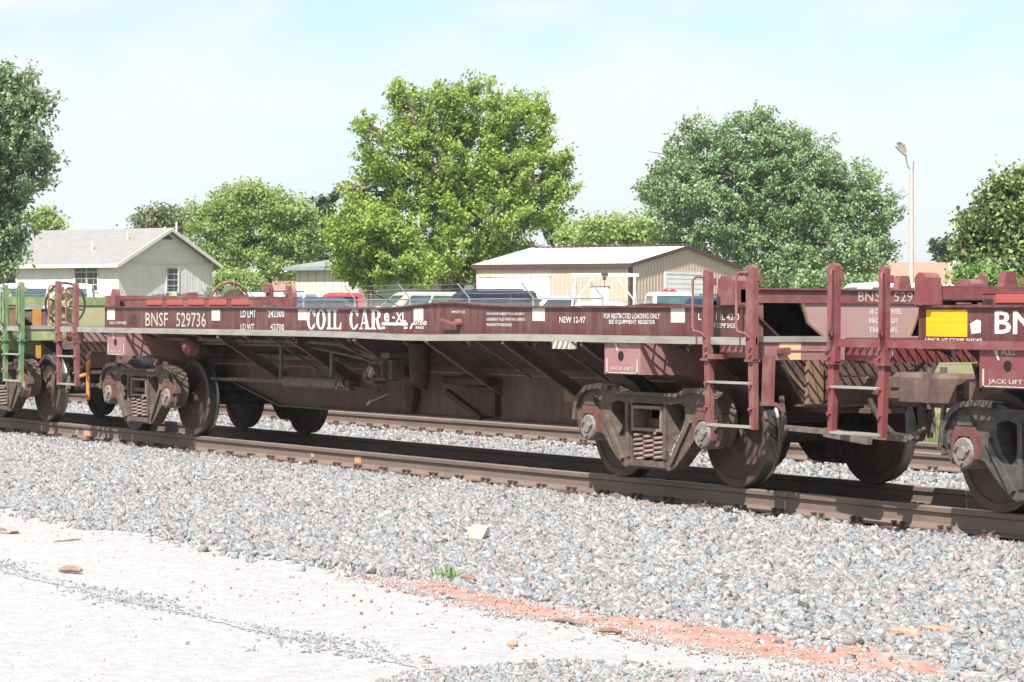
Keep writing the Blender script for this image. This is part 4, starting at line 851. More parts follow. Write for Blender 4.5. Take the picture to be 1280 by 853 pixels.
# small hip-roofed house
def hip(name, label, cat, px, d, L, Wd, zw, zr, wall_m, roof_m, fas_m, over=.4, rot=None, group=None):
    p = at(px, 394, d); g0 = ground_at(px, d)-.3; o = tag(empty(name, (p[0], p[1], 0), ROT_H if rot is None else rot), label, cat, group)
    b = MB(); b.box(-L, 0, 0, Wd, g0, zw); b.build('wall', wall_m, o)
    b = MB(); e = over; q = Wd/2
    v = [(-L-e, -e, zw), (e, -e, zw), (e, Wd+e, zw), (-L-e, Wd+e, zw), (-L-e+q+e, q, zr), (e-q-e, q, zr)] if L > Wd else [(-L-e, -e, zw), (e, -e, zw), (e, Wd+e, zw), (-L-e, Wd+e, zw), (-L/2-.05, q, zr), (-L/2+.05, q, zr)]
    b.add(v, [(0, 1, 5, 4), (1, 2, 5), (2, 3, 4, 5), (3, 0, 4), (0, 3, 2, 1)]); b.build('roof', roof_m, o)
    b = MB()
    for a in ((-L-e, e, -e-.03, -e), (-L-e, e, Wd+e, Wd+e+.03), (-L-e-.03, -L-e, -e-.03, Wd+e+.03), (e, e+.03, -e-.03, Wd+e+.03)): b.box(*a, zw-.18, zw+.02)
    b.build('fascia', fas_m, o); return o, g0
d = 132; o, g0 = hip('hip_roofed_house', 'pale cream house with grey hip roof and blue grey fascia beside the maple', 'house', 448, d, 4.1, 7.5, zpx(334, d), zpx(314, d), mat('cream_panel_wall', (.58, .56, .46), .8, var=.05), shingle_m, mat('blue_grey_fascia', (.24, .27, .30), .6))
b = MB()
for i in range(1, 8): b.box(-i*.55-.012, -i*.55+.012, -.014, .001, g0, zpx(335, d))
b.build('panel_joint', mat('tan_joint', (.30, .28, .2), .9), o, kind='stuff')
d = 138; o, g0 = hip('grey_building', 'low grey green building half hidden behind the big maple', 'building', 592, d, 6.0, 6.0, zpx(345, d), zpx(330, d), mat('grey_green_wall', (.20, .21, .175), .85, var=.1, scale=1), shingle_m, mat('grey_fascia', (.2, .2, .19), .7), .2)
k = d/F; window(o, -(592-557)*k/.8, -(592-540)*k/.8, zpx(366, d), zpx(351, d), 'long', 0, 2, 1)
b = MB(); b.box(-(592-528)*k/.8, -(592-505)*k/.8, -.05, -.001, g0, zpx(348, d)); b.build('light_panel', mat('pale_grey_panel', (.34, .35, .31), .85, var=.06), o)
d = 178; o, g0 = hip('brick_house', 'salmon brick house showing through the light green tree', 'house', 372, d, 7, 7, zpx(338, d), zpx(326, d), mat('salmon_brick', (.46, .27, .2), .9, dirt=(.36, .22, .17), amount=.5, scale=3, var=.2), shingle_m, trim_m)
# long low house with tan roof at the right
d = 150; k = d/F; p = at(1222, 394, d); g0 = ground_at(1150, d)-.3; rot3 = math.atan2(_r[1], _r[0])-.10
h3 = tag(empty('tan_roofed_house', (p[0], p[1], 0), rot3), 'long low house with tan orange roof and dark porch at the right', 'house')
tanroof_m = mat('tan_orange_shingles', (.34, .215, .145), .95, dirt=(.29, .18, .125), amount=.4, scale=1.2, var=.1, bump=.4, bscale=12, stretch=(1, 4, 4))
zw, zr = zpx(353, d), zpx(324, d)
L3 = 7.4; b = MB(); b.box(-L3, 0, 1.6, 8.0, g0, zw); b.build('wall', mat('brown_brick_wall', (.17, .115, .09), .9, var=.2, scale=4), h3)
b = MB(); b.prism([(-.3, zw), (4.2, zr), (8.4, zw), (8.4, zw-.06), (4.2, zr-.10), (-.3, zw-.06)], -L3-.5, .5, 'x'); rf = b.build('roof', tanroof_m, h3)
b = MB(); b.box(-L3-.5, .5, -.35, -.302, zw-.16, zw+.01); b.build('fascia', mat('dark_fascia', (.09, .065, .055), .7), h3)
for x in (-6.8, -4.4, -2.2, -.3): b = MB(); b.box(x-.06, x+.06, -.1, .02, g0, zw-.07); b.build('porch_post', trim_m, h3)
window(h3, -5.6, -4.7, zpx(368, d), zpx(357, d), 'long', 1.6, 2, 1); window(h3, -3.2, -2.6, zpx(368, d), zpx(357, d), 'long', 1.6, 1, 1)
b = MB(); b.lathe([(0, 0), (.2, .02), (.34, .10)], (-1.2, 1.4, zw+1.0), 'y', 16); b.bar((-1.2, 1.5, zw+.4), (-1.2, 1.42, zw+1.0), .05); b.build('dish', M['white'], rf)

# ------------------------------------------------------------------ vehicles parked behind the fence
tyre_m = mat('tyre_rubber', (.03, .03, .03), .9); chrome_m = mat('grey_wheel_rim', (.4, .4, .4), .35, metal=.8)
carglass_m = mat('tinted_car_glass', (.012, .02, .032), .15, var=.2, spec=.35); clearglass_m = mat('pale_car_glass', (.05, .085, .095), .15, var=.25, scale=2, spec=.4)
lamp_m = mat('headlamp_lens', (.6, .62, .62), .15); tail_m = mat('red_tail_lens', (.5, .03, .03), .2)
def paint(name, c, met=.0): return mat(name, c, .28, metal=met, var=.04, scale=2, spec=.6)
def car_wheel():
    b = MB(); b.lathe([(.20, -.10), (.33, -.105), (.36, -.08), (.36, .08), (.33, .105), (.20, .10)], (0, 0, 0), 'y', 24, [0]*5); b.lathe([(0, -.08), (.20, -.085), (.21, -.06), (.21, .06), (0, .06)], (0, 0, 0), 'y', 24, [1]*4); return b.mesh('wheel', [tyre_m, chrome_m])
CW = car_wheel()
def vehicle(kind, px, d, roof_py, yaw, pm, label, cat, glass=None, H=None, group='vehicles parked behind the wire fence', rack=None):
    """yaw 0: nose towards image left, seen side on; the car stands on the terrain where its roof meets roof_py"""
    spec = dict(suv=(5.3, 1.98, 1.88), pickup=(5.5, 1.95, 1.86), sedan=(4.8, 1.8, 1.48), van=(5.0, 1.95, 1.95))[kind]; Ln, Wd, Hh = spec; Hh = H or Hh
    p = at(px, 394, d); gz = float(terrain(p[0], p[1])); Hh = EYE[2]+(394-roof_py)*d/F-gz
    root = tag(empty('parked_'+kind, (p[0], p[1], gz), math.atan2(-_r[1], -_r[0])+yaw), label, cat, group); w = Wd/2; hl = Ln/2
    hb = Hh*.58 if kind != 'sedan' else Hh*.62   # beltline
    nose = hl-1.15 if kind != 'van' else hl-.75
    b = MB(); prof = [(-hl, .45), (-hl+.05, .35), (hl-.1, .33), (hl, .5), (hl-.03, hb-.28), (hl-.25, hb-.15), (nose, hb), (-hl+.1, hb), (-hl, hb-.15)]
    for x0, x1, inset in ((-w, -w+.12, .04), (-w+.12, w-.12, 0), (w-.12, w, .04)): pass
    rings = []
    for y, ins in ((-w, .05), (-w+.06, 0), (w-.06, 0), (w, .05)): rings.append([(x*(1-ins*.25), y, z if .34 < z < hb-.02 else z-(ins*.6 if z > .5 else -ins*.6)) for x, z in prof])
    b.loft(rings)
    if kind == 'pickup':
        b.box(-hl+.05, -hl+.10, -w+.05, w-.05, hb, hb+.02)
    body = b.build('body', pm, root)
    cab = dict(suv=((-hl+.08, nose-.05), (-hl+.32, nose-.85)), pickup=((-.75, nose-.05), (-.62, nose-.80)), sedan=((-hl+.55, nose+.05), (-hl+1.2, nose-.85)), van=((-hl+.05, nose+.1), (-hl+.2, nose-.55)))[kind]
    (a0, a1), (t0, t1) = cab; zi = hb-.02; zt = Hh-.07; ti = w-.20; bi = w-.04
    def ring(f):   # cabin section at height fraction f
        x0, x1, yy, z = a0+(t0-a0)*f, a1+(t1-a1)*f, bi+(ti-bi)*f, zi+(zt-zi)*f; return x0, x1, yy, z
    R4 = lambda f: (lambda x0, x1, yy, z: [(x0, -yy, z), (x1, -yy, z), (x1, yy, z), (x0, yy, z)])(*ring(f))
    b = MB(); x0, x1, yy, z = ring(1); b.loft([R4(0), R4(1), [(x0+.12, -yy+.10, Hh-.012), (x1-.16, -yy+.10, Hh-.012), (x1-.16, yy-.10, Hh-.012), (x0+.12, yy-.10, Hh-.012)], [(x0+.4, -yy+.3, Hh), (x1-.4, -yy+.3, Hh), (x1-.4, yy-.3, Hh), (x0+.4, yy-.3, Hh)]]); cabo = b.build('cabin', pm, root)
    gm = glass or carglass_m
    def pane(c, off):
        c = [Vector(q) for q in c]; n_ = (c[1]-c[0]).cross(c[2]-c[0]).normalized(); 
        if n_.dot(Vector((*(sum(c, Vector())/4).xy, 0))-Vector(((a0+a1)/2, 0, 0))) < 0: n_ = -n_
        b = MB(); b.loft([[q-n_*.01 for q in c], [q+n_*off for q in c]]); b.build('window', gm, root)
    def P4(u, f, side): x0, x1, yy, z = ring(f); return (x0+(x1-x0)*u, side*yy, z)
    cuts = dict(suv=(.05, .30, .33, .60, .63, .90), pickup=(.10, .88), sedan=(.10, .46, .50, .86), van=(.05, .40, .44, .86))[kind]
    for sd in (-1, 1):
        for u0, u1 in zip(cuts[::2], cuts[1::2]): pane([P4(u0, .16, sd), P4(u1, .16, sd), P4(u1, .88, sd), P4(u0, .88, sd)], .008)
    for u in (0, 1):
        x_ = lambda f, y: (ring(f)[0] if u == 0 else ring(f)[1], y*ring(f)[2], ring(f)[3]); pane([x_(.12, -.86), x_(.12, .86), x_(.88, .86), x_(.88, -.86)], .008)
    for sx in (-hl+.95, hl-.95):
        for sd in (-1, 1): link('wheel', CW, root, None, (sx, sd*(w-.10), .36))
    for sd in (-1, 1):
        b = MB(); b.cbox(hl-.10, hl+.005, sd*(w-.30)-.17, sd*(w-.30)+.17, hb-.42, hb-.24, .03); b.build('headlight', lamp_m, root)
        b = MB(); b.cbox(-hl-.01, -hl+.08, sd*(w-.16)-.09, sd*(w-.16)+.09, hb-.40, hb-.12, .03); b.build('tail_light', tail_m, root)
        b = MB(); b.cbox(a1-.25, a1-.08, sd*(w+.10)-.09, sd*(w+.10)+.09, hb+.02, hb+.18, .03); b.build('wing_mirror', pm, root)
    if kind == 'suv':
        for sd in (-1, 1): b = MB(); b.tube([(t0+.4, sd*.62, Hh-.03), (t0+.45, sd*.62, Hh+.035), (t1-.6, sd*.62, Hh+.035), (t1-.55, sd*.62, Hh-.03)], .018, 6); b.build('roof_rail', carglass_m, root)
    if rack == 'headache':
        b = MB()
        for sd in (-1, 1): b.bar((-.90, sd*.8, hb), (-.90, sd*.72, Hh+.10), .05); b.bar((-.90, sd*.72, Hh+.08), (-2.4, sd*.8, hb+.05), .04)
        b.bar((-.90, -.75, Hh+.10), (-.90, .75, Hh+.10), .05); b.bar((-.90, -.75, Hh-.25), (-.90, .75, Hh-.25), .03); b.build('bed_rack', M['hole'], root)
    if rack == 'beacon':
        b = MB(); b.cbox(-.02, .16, -.28, .28, Hh-.005, Hh+.07, .02); b.build('beacon_bar', tail_m, root)
        for sd in (-1, 1): b = MB(); b.lathe([(0, 0), (.07, 0), (.06, .06), (0, .08)], (.07, sd*.14, Hh+.06), 'z', 12); b.build('beacon_lens', tail_m, root)
    return root
white_p = paint('white_car_paint', (.72, .73, .74)); navy_p = paint('navy_car_paint', (.014, .02, .035)); red_p = paint('red_car_paint', (.50, .03, .05)); silver_p = paint('silver_car_paint', (.46, .48, .49)); tan_p = paint('tan_car_paint', (.55, .46, .36)); blue_p = paint('dark_blue_car_paint', (.03, .055, .10))
vehicle('suv', 592, 103, 363.5, 0.06, navy_p, 'long dark navy suburban type wagon with tinted windows in front of the shed', 'suv')
vehicle('suv', 520, 109, 365.5, .35, tan_p, 'tan wagon with reddish tint just left of the long navy wagon', 'suv', glass=clearglass_m)
vehicle('pickup', 432, 104, 367, .05, red_p, 'bright red pickup truck with a black bed rack', 'pickup truck', rack='headache')
vehicle('sedan', 390, 98, 372.5, .12, blue_p, 'dark blue car nearest the fence in front of the red pickup', 'car')
vehicle('suv', 313, 100, 367, -.2, silver_p, 'silver grey car behind the maroon brake wheel', 'car', glass=clearglass_m)
vehicle('suv', 196, 96, 372, .3, white_p, 'white car whose roof shows under the white house gable', 'car', glass=clearglass_m)
vehicle('van', 35, 97, 357, .1, white_p, 'white van standing beyond the green car at the left edge', 'van', glass=clearglass_m)
vehicle('pickup', 700, 106, 370.5, .25, white_p, 'white pickup with dark rear window near the white sliding doors', 'pickup truck', glass=carglass_m)
vehicle('sedan', 738, 95, 377, -.1, white_p, 'low white car under the white gantry', 'car', glass=clearglass_m)
vehicle('pickup', 836, 106, 364.5, math.pi/2+.15, white_p, 'white pickup with red roof beacons seen from behind', 'pickup truck', glass=clearglass_m, rack='beacon')
vehicle('suv', 893, 104, 368.5, .9, blue_p, 'dark blue wagon right of the beacon pickup', 'suv')
vehicle('van', 1108, 94, 352, .2, white_p, 'white van in front of the tan roofed house', 'van', glass=clearglass_m)
# white lifting gantry
d = 101; k = d/F; p = at(756, 394, d); g0 = ground_at(756, d); gm_ = mat('white_gantry_paint', (.66, .65, .62), .6, dirt=(.45, .36, .28), amount=.25, scale=5)
ga = tag(empty('gantry', (p[0], p[1], 0), math.atan2(_r[1], _r[0])), 'white A frame lifting gantry with a brown hoist on its beam', 'gantry'); zt = zpx(344.5, d); hw = 39*k
b = MB(); b.box(-hw-.1, hw+.1, -.05, .05, zt-.03, zt+.09); b.build('beam', gm_, ga)
for s in (-1, 1):
    for t in (-1, 1): b = MB(); b.bar((s*(hw-.06), t*.06, zt-.03), (s*(hw+.02)+(-.18 if t < 0 else .18)*1.0, t*.75, g0), .07); b.build('leg', gm_, ga)
    b = MB(); b.bar((s*(hw-.02), -.6, g0+.45), (s*(hw-.02), .6, g0+.45), .05); b.build('tie_bar', gm_, ga)
    b = MB(); b.bar((s*(hw-.75), 0, zt-.03), (s*(hw-.05), 0, zt-.95), .05); b.build('brace', gm_, ga)
b = MB(); b.cbox(-.14, .10, -.10, .10, zt+.02, zt+.16, .02); b.cbox(-.09, .05, -.06, .06, zt-.16, zt-.03, .02); b.bar((-.02, 0, zt-.16), (-.02, 0, zt-.5), .02); b.build('hoist', M['spike'], ga)
# wooden pole with flood light
d = 108; k = d/F; p = at(1138.5, 394, d); g0 = ground_at(1138, d); zt = zpx(207, d)
lp = tag(empty('light_pole', (p[0], p[1], g0), math.atan2(_r[1], _r[0])), 'tall bleached wooden pole with a flood lamp on a curved arm', 'light pole')
b = MB(); b.tube([(0, 0, -.3), (0.01, 0, 3), (0, 0, zt-g0)], [.13, .11, .085], 12); b.build('pole', mat('bleached_pole_wood', (.50, .45, .41), .9, dirt=(.38, .32, .28), amount=.35, scale=4, var=.15, stretch=(6, 6, .6), bump=.3), lp, smooth=True)
h = zt-g0; b = MB(); b.tube([(0, 0, h-.10), (-.14, -.04, h-.02), (-.22, -.10, h+.25), (-.24, -.12, h+.42), (-.34, -.14, h+.52)], .035, 8); arm = b.build('lamp_arm', M['edge'], lp, smooth=True)
b = MB(); b.loft([[(-.34, -.24, h+.46), (-.34, -.04, h+.46), (-.22, -.04, h+.62), (-.22, -.24, h+.62)], [(-.68, -.30, h+.80), (-.68, .02, h+.80), (-.34, .02, h+.94), (-.34, -.30, h+.94)]]); hd = b.build('lamp_head', M['edge'], lp); b = MB(); b.cbox(-.66, -.36, -.31, -.305, h+.62, h+.88, .0) if False else b.lathe([(0, 0), (.10, .0), (.10, .09), (0, .12)], (-.52, -.14, h+.88), 'z', 12); b.build('photo_cell', M['pipe'], hd)
b = MB(); b.bar((.06, -.1, h-.15), (.06, -.1, h+.22), .03); b.build('pole_pin', M['pipe'], lp)
# chain link fence with barbed wire arms
YF_ = 20.0; fz = 0.0; galv_m = mat('galvanised_wire', (.36, .37, .37), .45, metal=.3, var=.08)
fe_ = tag(empty('wire_fence', (0, YF_, 0)), 'chain link fence with slanting barbed wire arms along the far side of the tracks', 'fence')
xs = np.arange(-104, -51, 3.05); zg = float(terrain(0, YF_)); HT = 1.86
for x in xs:
    b = MB(); b.tube([(x, 0, zg-.2), (x, 0, zg+HT)], .026, 8); po = b.build('fence_post', galv_m, fe_)
    b = MB(); b.bar((x, 0, zg+HT), (x-.10, -.28, zg+HT+.36), .045, .03); b.build('barb_arm', galv_m, po)
b = MB(); b.tube([(xs[0], 0, zg+HT-.03), (xs[-1], 0, zg+HT-.03)], .016, 6); b.build('top_rail', galv_m, fe_)
for q in (.35, .65, .98):
    b = MB(); b.tube([(x-.10*q, -.28*q, zg+HT+.36*q-(.02 if i % 2 else 0)) for i, x in enumerate(np.arange(xs[0], xs[-1]+.1, 1.525))], .0045, 4)
    b.build('barbed_wire', galv_m, fe_)
b = MB(); st = .075; hh = HT-.08; X0, X1 = xs[0], xs[-1]
for kx in np.arange(X0-hh, X1, st):
    for sg in (1, -1):
        a, c = (kx, kx+hh) if sg > 0 else (kx+hh, kx); w = .0028
        b.add([(a-w, .03*sg*.1, zg+.03), (a+w, .03*sg*.1, zg+.03), (a, .03*sg*.1-.005, zg+.03), (c-w, .03*sg*.1, zg+.03+hh), (c+w, .03*sg*.1, zg+.03+hh), (c, .03*sg*.1-.005, zg+.03+hh)], [(0, 1, 4, 3), (1, 2, 5, 4), (2, 0, 3, 5)])
b.build('chain_link', galv_m, fe_, kind='stuff')
# weathered picket fence by the tan house
d = 96; pf = at(1010, 394, d); pe = at(1300, 394, d); g0 = ground_at(1150, d); zt = zpx(366, d); v = Vector(pe-pf); v.z = 0; Ln = v.length
bf = tag(empty('picket_fence', (pf[0], pf[1], 0), math.atan2(v.y, v.x)), 'grey weathered picket fence below the tan roofed house', 'fence'); pk = mat('grey_picket_wood', (.34, .33, .31), .9, var=.2, scale=5)
b = MB(); b.prism([(0, g0-.2), (.11, g0-.2), (.11, zt-.05), (.055, zt), (0, zt-.05)], -.012, .012, 'y'); pm_ = b.mesh('picket', pk)
for i in range(int(Ln/.14)): link('picket', pm_, bf, None, (i*.14, rnd.uniform(-.008, .008), rnd.uniform(-.03, .03)))
for z in (g0+.25, zt-.25): b = MB(); b.box(0, Ln, .013, .05, z, z+.08); b.build('fence_rail', pk, bf)

# ------------------------------------------------------------------ trees
def leaf_mat(name, cols, trans=.35):
    m = mat(name, cols[0], .55, scale=.6, var=.18, island=cols, trans=trans, spec=.35); return m
bark_m = mat('grey_brown_bark', (.11, .085, .065), .95, dirt=(.17, .14, .11), amount=.4, scale=5, var=.3, bump=.5, stretch=(3, 3, .5))
def tree(name, label, px, d, lobes, n_leaf, leaf, m, seed, trunk_r=.22, clump=.75, droop=.0, cat='tree', group=None, dens=1.0, long=1.6, fork=.35, spiky=0.0):
    """lobes: (px, py, rx, ry) in photo pixels at depth d; each becomes an ellipsoid of leaf clumps carried by its own limb"""
    g = np.random.default_rng(seed); k = d/F; p = at(px, 394, d); gz = float(terrain(p[0], p[1])); root = tag(empty(name, (p[0], p[1], gz)), label, cat, group); O = np.array([p[0], p[1], gz])
    if len(lobes) > 6:   # smaller boughs pushing out of the main masses, so the outline is uneven
        for a in list(lobes):
            th = g.uniform(-.5, 3.6); lobes = lobes + [(a[0]+a[2]*.86*math.cos(th), a[1]-a[3]*.80*math.sin(th), a[2]*g.uniform(.18, .38), a[3]*g.uniform(.25, .5))]
    area = np.array([(a[2]*a[3]) for a in lobes], float); share = area/area.sum(); pts = []; nrm = []; limbs = []
    hr = np.array([_r[0], _r[1], 0])/np.hypot(_r[0], _r[1]); hf = np.array([_fw[0], _fw[1], 0])/np.hypot(_fw[0], _fw[1]); up = np.array([0, 0, 1.0])
    span = (max(a[0]+a[2] for a in lobes)-min(a[0]-a[2] for a in lobes))*k
    for (cx, cy, rx, ry), sh_ in zip(lobes, share):
        rx_, ry_ = rx*k, ry*k; rd = min(max(rx_, ry_)*1.0, span*.4); c = at(cx, cy, d)-O + hf*g.uniform(-.20, .20)*span*.5; limbs.append((c, rx_, ry_))
        nc = max(6, int(n_leaf*sh_/55)); dirs = g.normal(size=(nc, 3)); dirs /= np.linalg.norm(dirs, axis=1)[:, None]; rad = g.uniform(.30, 1.0, nc)**.55; rad *= 1+.22*(g.random(nc) < .22)*g.random(nc)
        for dv, r_ in zip(dirs, rad):
            cc = c + (hr*dv[0]*rx_ + hf*dv[1]*rd + up*dv[2]*ry_)*r_*g.uniform(.86, 1.10); sz = clump*g.uniform(.55, 1.25); n = int(55*g.uniform(.5, 1.5)*dens*(sz/clump))
            q = g.normal(size=(n, 3))*np.array([.55, .55, .38])*sz
            if spiky: ax = dv[0]*hr+dv[1]*hf+(abs(dv[2])*.6+.5)*up; ax /= np.linalg.norm(ax); t = g.uniform(-.5, 1.3, n)[:, None]; q = q*(1-spiky)*.75 + ax*t*sz*spiky*1.5
            if droop: q[:, 2] -= droop*(q[:, 0]**2+q[:, 1]**2)+droop*g.random(n)*sz
            pts.append(cc+q); nrm.append(np.tile(dv*.6+up*.5, (n, 1)))
    Pt = np.concatenate(pts); Nr = np.concatenate(nrm)+g.normal(0, .75, (len(Pt), 3)); Nr /= np.linalg.norm(Nr, axis=1)[:, None]
    keep = Pt[:, 2] > .25; Pt, Nr = Pt[keep], Nr[keep]; n = len(Pt)
    t = g.normal(size=(n, 3)); t[:, 2] -= .35+droop; t -= Nr*(t*Nr).sum(1)[:, None]; t /= np.linalg.norm(t, axis=1)[:, None]; bt = np.cross(Nr, t); s_ = (leaf*g.uniform(.65, 1.35, n))[:, None]
    V = np.stack([Pt-t*s_*long*.5, Pt+bt*s_*.5+Nr*s_*.12, Pt+t*s_*long*.5, Pt-bt*s_*.5+Nr*s_*.12], 1).reshape(-1, 3)
    me = bpy.data.meshes.new('crown'); me.vertices.add(4*n); me.vertices.foreach_set('co', V.astype(np.float32).ravel())
    me.loops.add(4*n); me.loops.foreach_set('vertex_index', np.arange(4*n, dtype=np.int32)); me.polygons.add(n); me.polygons.foreach_set('loop_start', np.arange(0, 4*n, 4, dtype=np.int32)); me.materials.append(m); me.update(calc_edges=True)
    link('crown', me, root, 'stuff')
    b = MB(); low = min(c[2]-ry for c, rx, ry in limbs); top = max(c[2] for c, rx, ry in limbs); fk = max(1.2, low+fork*(top-low)); cxm = np.mean([c for c, _, _ in limbs], 0)
    j = np.array([cxm[0]*.25, cxm[1]*.25, fk]); b.tube([(0, 0, -.3), (j[0]*.3, j[1]*.3, fk*.4), tuple(j)], [trunk_r*1.25, trunk_r, trunk_r*.75], 10)
    b.build('trunk', bark_m, root, smooth=True)
    for c, rx, ry in limbs:
        bb = MB(); mid = j*.5+c*.5+np.array([g.normal(0, .25), g.normal(0, .25), .1*top]); tip = c+np.array([g.normal(0, .3), g.normal(0, .3), ry*.4]); bb.tube([tuple(j-up*.2), tuple(j*.75+mid*.25), tuple(mid), tuple(c), tuple(tip)], [trunk_r*.55, trunk_r*.42, trunk_r*.3, trunk_r*.18, trunk_r*.05], 7)
        for q in range(4):
            e = c+np.array([g.normal(0, rx*.55), g.normal(0, rx*.55), g.normal(.1, ry*.45)]); bb.tube([tuple(mid*.3+c*.7), tuple((c+e)/2+up*.1), tuple(e)], [trunk_r*.16, trunk_r*.1, trunk_r*.03], 5)
        bb.build('limb', bark_m, root)
    return root
G_dark = leaf_mat('dark_grey_green_leaf', [(0.105, 0.167, 0.076), (0.176, 0.261, 0.121), (0.260, 0.354, 0.178), (0.384, 0.463, 0.254)])
G_light = leaf_mat('light_green_leaf', [(0.237, 0.352, 0.089), (0.335, 0.456, 0.132), (0.419, 0.500, 0.177), (0.278, 0.389, 0.132)], .45)
G_maple = leaf_mat('maple_leaf', [(0.156, 0.269, 0.042), (0.239, 0.365, 0.062), (0.364, 0.464, 0.091), (0.280, 0.409, 0.081), (0.500, 0.500, 0.144)], .4)
G_shrub = leaf_mat('fresh_shrub_leaf', [(0.156, 0.284, 0.067), (0.215, 0.362, 0.100), (0.274, 0.414, 0.125), (0.137, 0.241, 0.067)], .4)
G_elm = leaf_mat('elm_leaf', [(0.126, 0.214, 0.089), (0.198, 0.305, 0.125), (0.285, 0.411, 0.181), (0.213, 0.319, 0.140), (0.393, 0.486, 0.248)], .3)
G_mag = leaf_mat('glossy_broad_leaf', [(0.056, 0.103, 0.039), (0.113, 0.187, 0.067), (0.205, 0.281, 0.095), (0.409, 0.411, 0.152), (0.093, 0.160, 0.057)], .25)
G_pine = leaf_mat('pine_needle', [(0.064, 0.103, 0.054), (0.096, 0.142, 0.072), (0.128, 0.179, 0.091)], .15)
G_olive = leaf_mat('olive_leaf', [(0.173, 0.208, 0.096), (0.235, 0.270, 0.131), (0.287, 0.306, 0.158)], .35)
tree('feathery_tree', 'dark feathery tree filling the left edge above the white house', 8, 97, [(5, 130, 36, 40), (22, 175, 32, 38), (12, 225, 38, 40), (-5, 285, 30, 46), (-35, 180, 56, 85), (-70, 240, 60, 90), (42, 205, 20, 26), (38, 138, 16, 22), (14, 102, 20, 13), (3, 330, 14, 24)], 52000, .085, G_dark, 1, .35, .7, .25, long=2.2, spiky=.55)
tree('round_tree', 'small olive tree peeping over the white house ridge', 203, 170, [(190, 277, 20, 14), (212, 273, 22, 12), (225, 282, 16, 14)], 7000, .15, G_olive, 2, .15, .7)
tree('sapling', 'little light green tree between the feathery tree and the white roof', 58, 165, [(56, 276, 12, 12), (66, 282, 7, 9)], 3000, .15, G_light, 3, .12, .6)
tree('light_green_tree', 'airy light green tree behind the white house gable', 336, 152, [(305, 262, 42, 28), (350, 268, 36, 28), (268, 285, 32, 30), (325, 300, 48, 32), (375, 300, 24, 34), (285, 322, 34, 24), (360, 335, 30, 20), (318, 243, 26, 10)], 40000, .13, G_light, 4, .3, .75, long=1.4, dens=.9, spiky=.25)
tree('conifer', 'dark narrow evergreen between the light green tree and the maple', 405, 158, [(406, 262, 9, 14), (402, 282, 14, 14), (404, 304, 18, 16), (400, 328, 18, 18), (413, 250, 6, 7)], 6500, .16, G_pine, 5, .18, .5, long=2.6, spiky=.5)
tree('maple_tree', 'large bright green maple with yellowish tips left of the shed', 560, 127, [(600, 138, 58, 34), (535, 152, 52, 36), (650, 165, 42, 40), (490, 195, 44, 42), (580, 200, 70, 55), (655, 225, 55, 42), (468, 245, 36, 40), (530, 265, 62, 50), (610, 275, 62, 45), (672, 262, 36, 32), (700, 235, 20, 16), (560, 322, 66, 28), (625, 320, 40, 24), (545, 342, 40, 12), (595, 338, 30, 12), (455, 285, 38, 34), (500, 125, 10, 22), (460, 165, 10, 18), (690, 205, 16, 14), (672, 138, 10, 16), (480, 320, 30, 24)], 95000, .11, G_maple, 6, .38, .66, .05, long=1.6, spiky=.5)
tree('bushy_tree', 'fresh green bushy young tree between the maple and the red pickup', 462, 116, [(452, 282, 26, 22), (478, 300, 32, 26), (438, 312, 24, 26), (495, 325, 34, 26), (462, 340, 46, 22), (426, 300, 13, 16), (520, 345, 26, 14)], 20000, .11, G_maple, 7, .16, .6, long=1.6, spiky=.5)
tree('back_tree', 'pale green tree behind the shed roof ridge, right of centre', 786, 172, [(765, 288, 30, 15), (800, 290, 26, 16), (742, 294, 20, 12)], 11000, .16, G_light, 8, .2, .8, group=None)
tree('back_tree', 'small pale green tree behind the shed, close to the maple', 722, 176, [(730, 292, 20, 12), (712, 297, 12, 10)], 5000, .16, G_light, 9, .16, .8)
tree('conifer', 'small dark evergreen tip between the maple and the shed roof', 692, 180, [(691, 284, 5, 10), (690, 298, 8, 8)], 1500, .2, G_pine, 10, .12, .5, spiky=.5)
tree('elm_tree', 'huge grey green elm behind the right half of the shed', 960, 138, [(935, 178, 52, 32), (880, 205, 56, 38), (990, 205, 48, 40), (848, 245, 42, 40), (920, 240, 66, 50), (1005, 255, 62, 48), (1062, 238, 36, 34), (1090, 265, 28, 32), (880, 290, 58, 42), (965, 310, 68, 48), (1045, 315, 60, 46), (1092, 312, 24, 34), (818, 248, 18, 18), (865, 172, 18, 18), (940, 152, 22, 12), (1000, 345, 80, 22), (985, 170, 18, 16)], 105000, .108, G_elm, 11, .45, .72, .12, long=1.8, spiky=.45)
tree('broadleaf_tree', 'dark tree with yellowish broad leaves at the right edge', 1262, 78, [(1268, 248, 34, 32), (1240, 275, 30, 26), (1275, 300, 44, 36), (1228, 310, 26, 26), (1255, 340, 44, 28), (1212, 281, 12, 12), (1310, 270, 40, 50), (1300, 335, 40, 34), (1266, 222, 18, 10)], 26000, .105, G_mag, 12, .22, .45, long=1.5)
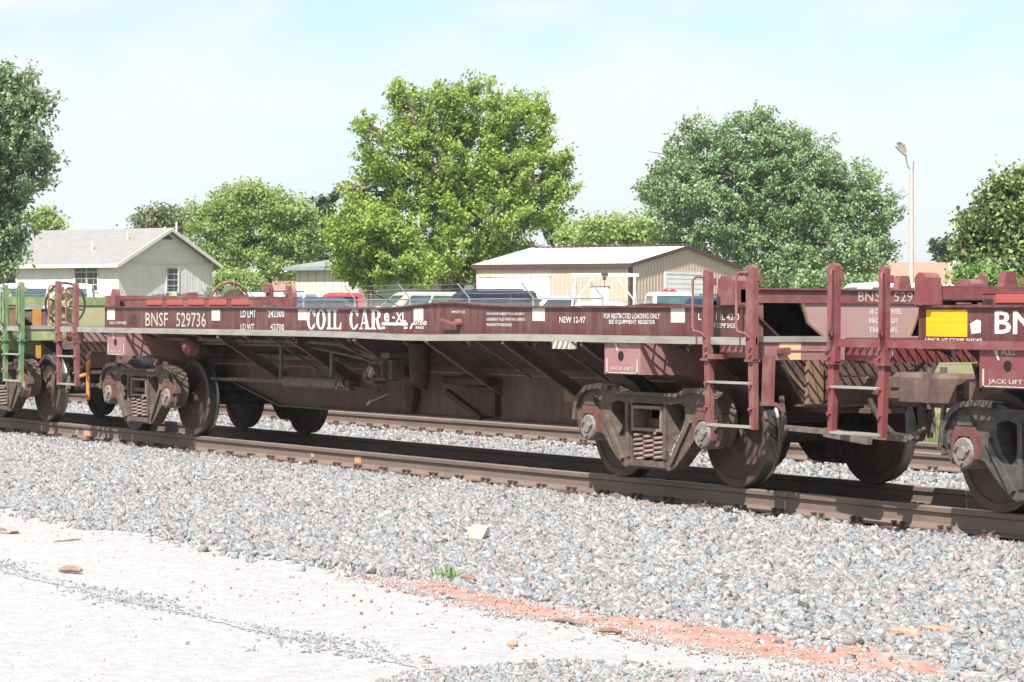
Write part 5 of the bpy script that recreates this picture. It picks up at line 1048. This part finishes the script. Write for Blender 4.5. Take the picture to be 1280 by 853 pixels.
tree('pine_tree', 'tiny blue green pine above the tan roof', 1184, 195, [(1183, 318, 10, 7), (1178, 312, 6, 5), (1190, 312, 6, 6), (1184, 330, 10, 8)], 2200, .2, G_pine, 13, .15, .6, long=2.8, spiky=.6)
for k_, (px, py, rx, ry, d, lb) in enumerate([(1232, 352, 26, 16, 74, 'bright green bush under the broad leaved tree'), (1040, 355, 40, 12, 130, 'grey green hedge bush at the foot of the elm'), (300, 352, 30, 14, 145, 'leafy bush below the light green tree'), (1100, 360, 26, 9, 128, 'low dark bush right of the elm trunk')]):
    tree('bush', lb, px, d, [(px-rx*.5, py, rx*.7, ry), (px+rx*.4, py+2, rx*.7, ry*.9)], 3500, .14 if d > 100 else .09, [G_shrub, G_elm, G_light, G_elm][k_], 40+k_, .06, .4, cat='bush')
# grass seen through the gap between the cars
g = np.random.default_rng(77); n = 9000; x = g.uniform(-34, -14, n); y = 8.2+6*g.random(n)**1.5; z = np.array(terrain(x, y)); hgt = g.uniform(.06, .22, n); a = g.uniform(0, 6.28, n); ln = g.uniform(.02, .1, n)
base = np.stack([x, y, z], -1); wv = np.stack([-np.sin(a), np.cos(a), 0*a], -1)*.008; tip = base+np.stack([np.cos(a)*ln, np.sin(a)*ln, hgt], -1); V = np.stack([base-wv, base+wv, tip], 1).reshape(-1, 3)
me = bpy.data.meshes.new('grass'); me.from_pydata(V.tolist(), [], np.arange(3*n).reshape(-1, 3).tolist()); me.materials.append(leaf_mat('grass_blade', [(.09, .15, .035), (.14, .21, .05), (.2, .24, .08)], .3)); link('grass', me, None, 'stuff')

# ------------------------------------------------------------------ summer haze over the far yards and trees
hz = bpy.data.materials.new('haze_air'); hz.use_nodes = True; N = hz.node_tree.nodes; N.remove(N['Principled BSDF'])
pv = N.new('ShaderNodeVolumePrincipled'); pv.inputs['Color'].default_value = (.86, .92, 1.0, 1); pv.inputs['Density'].default_value = .00022; pv.inputs['Anisotropy'].default_value = .2
hz.node_tree.links.new(pv.outputs[0], N['Material Output'].inputs['Volume'])
b = MB(); b.box(-330, 60, -60, 330, -2.0, 26.0); b.build('haze', hz, kind='stuff')
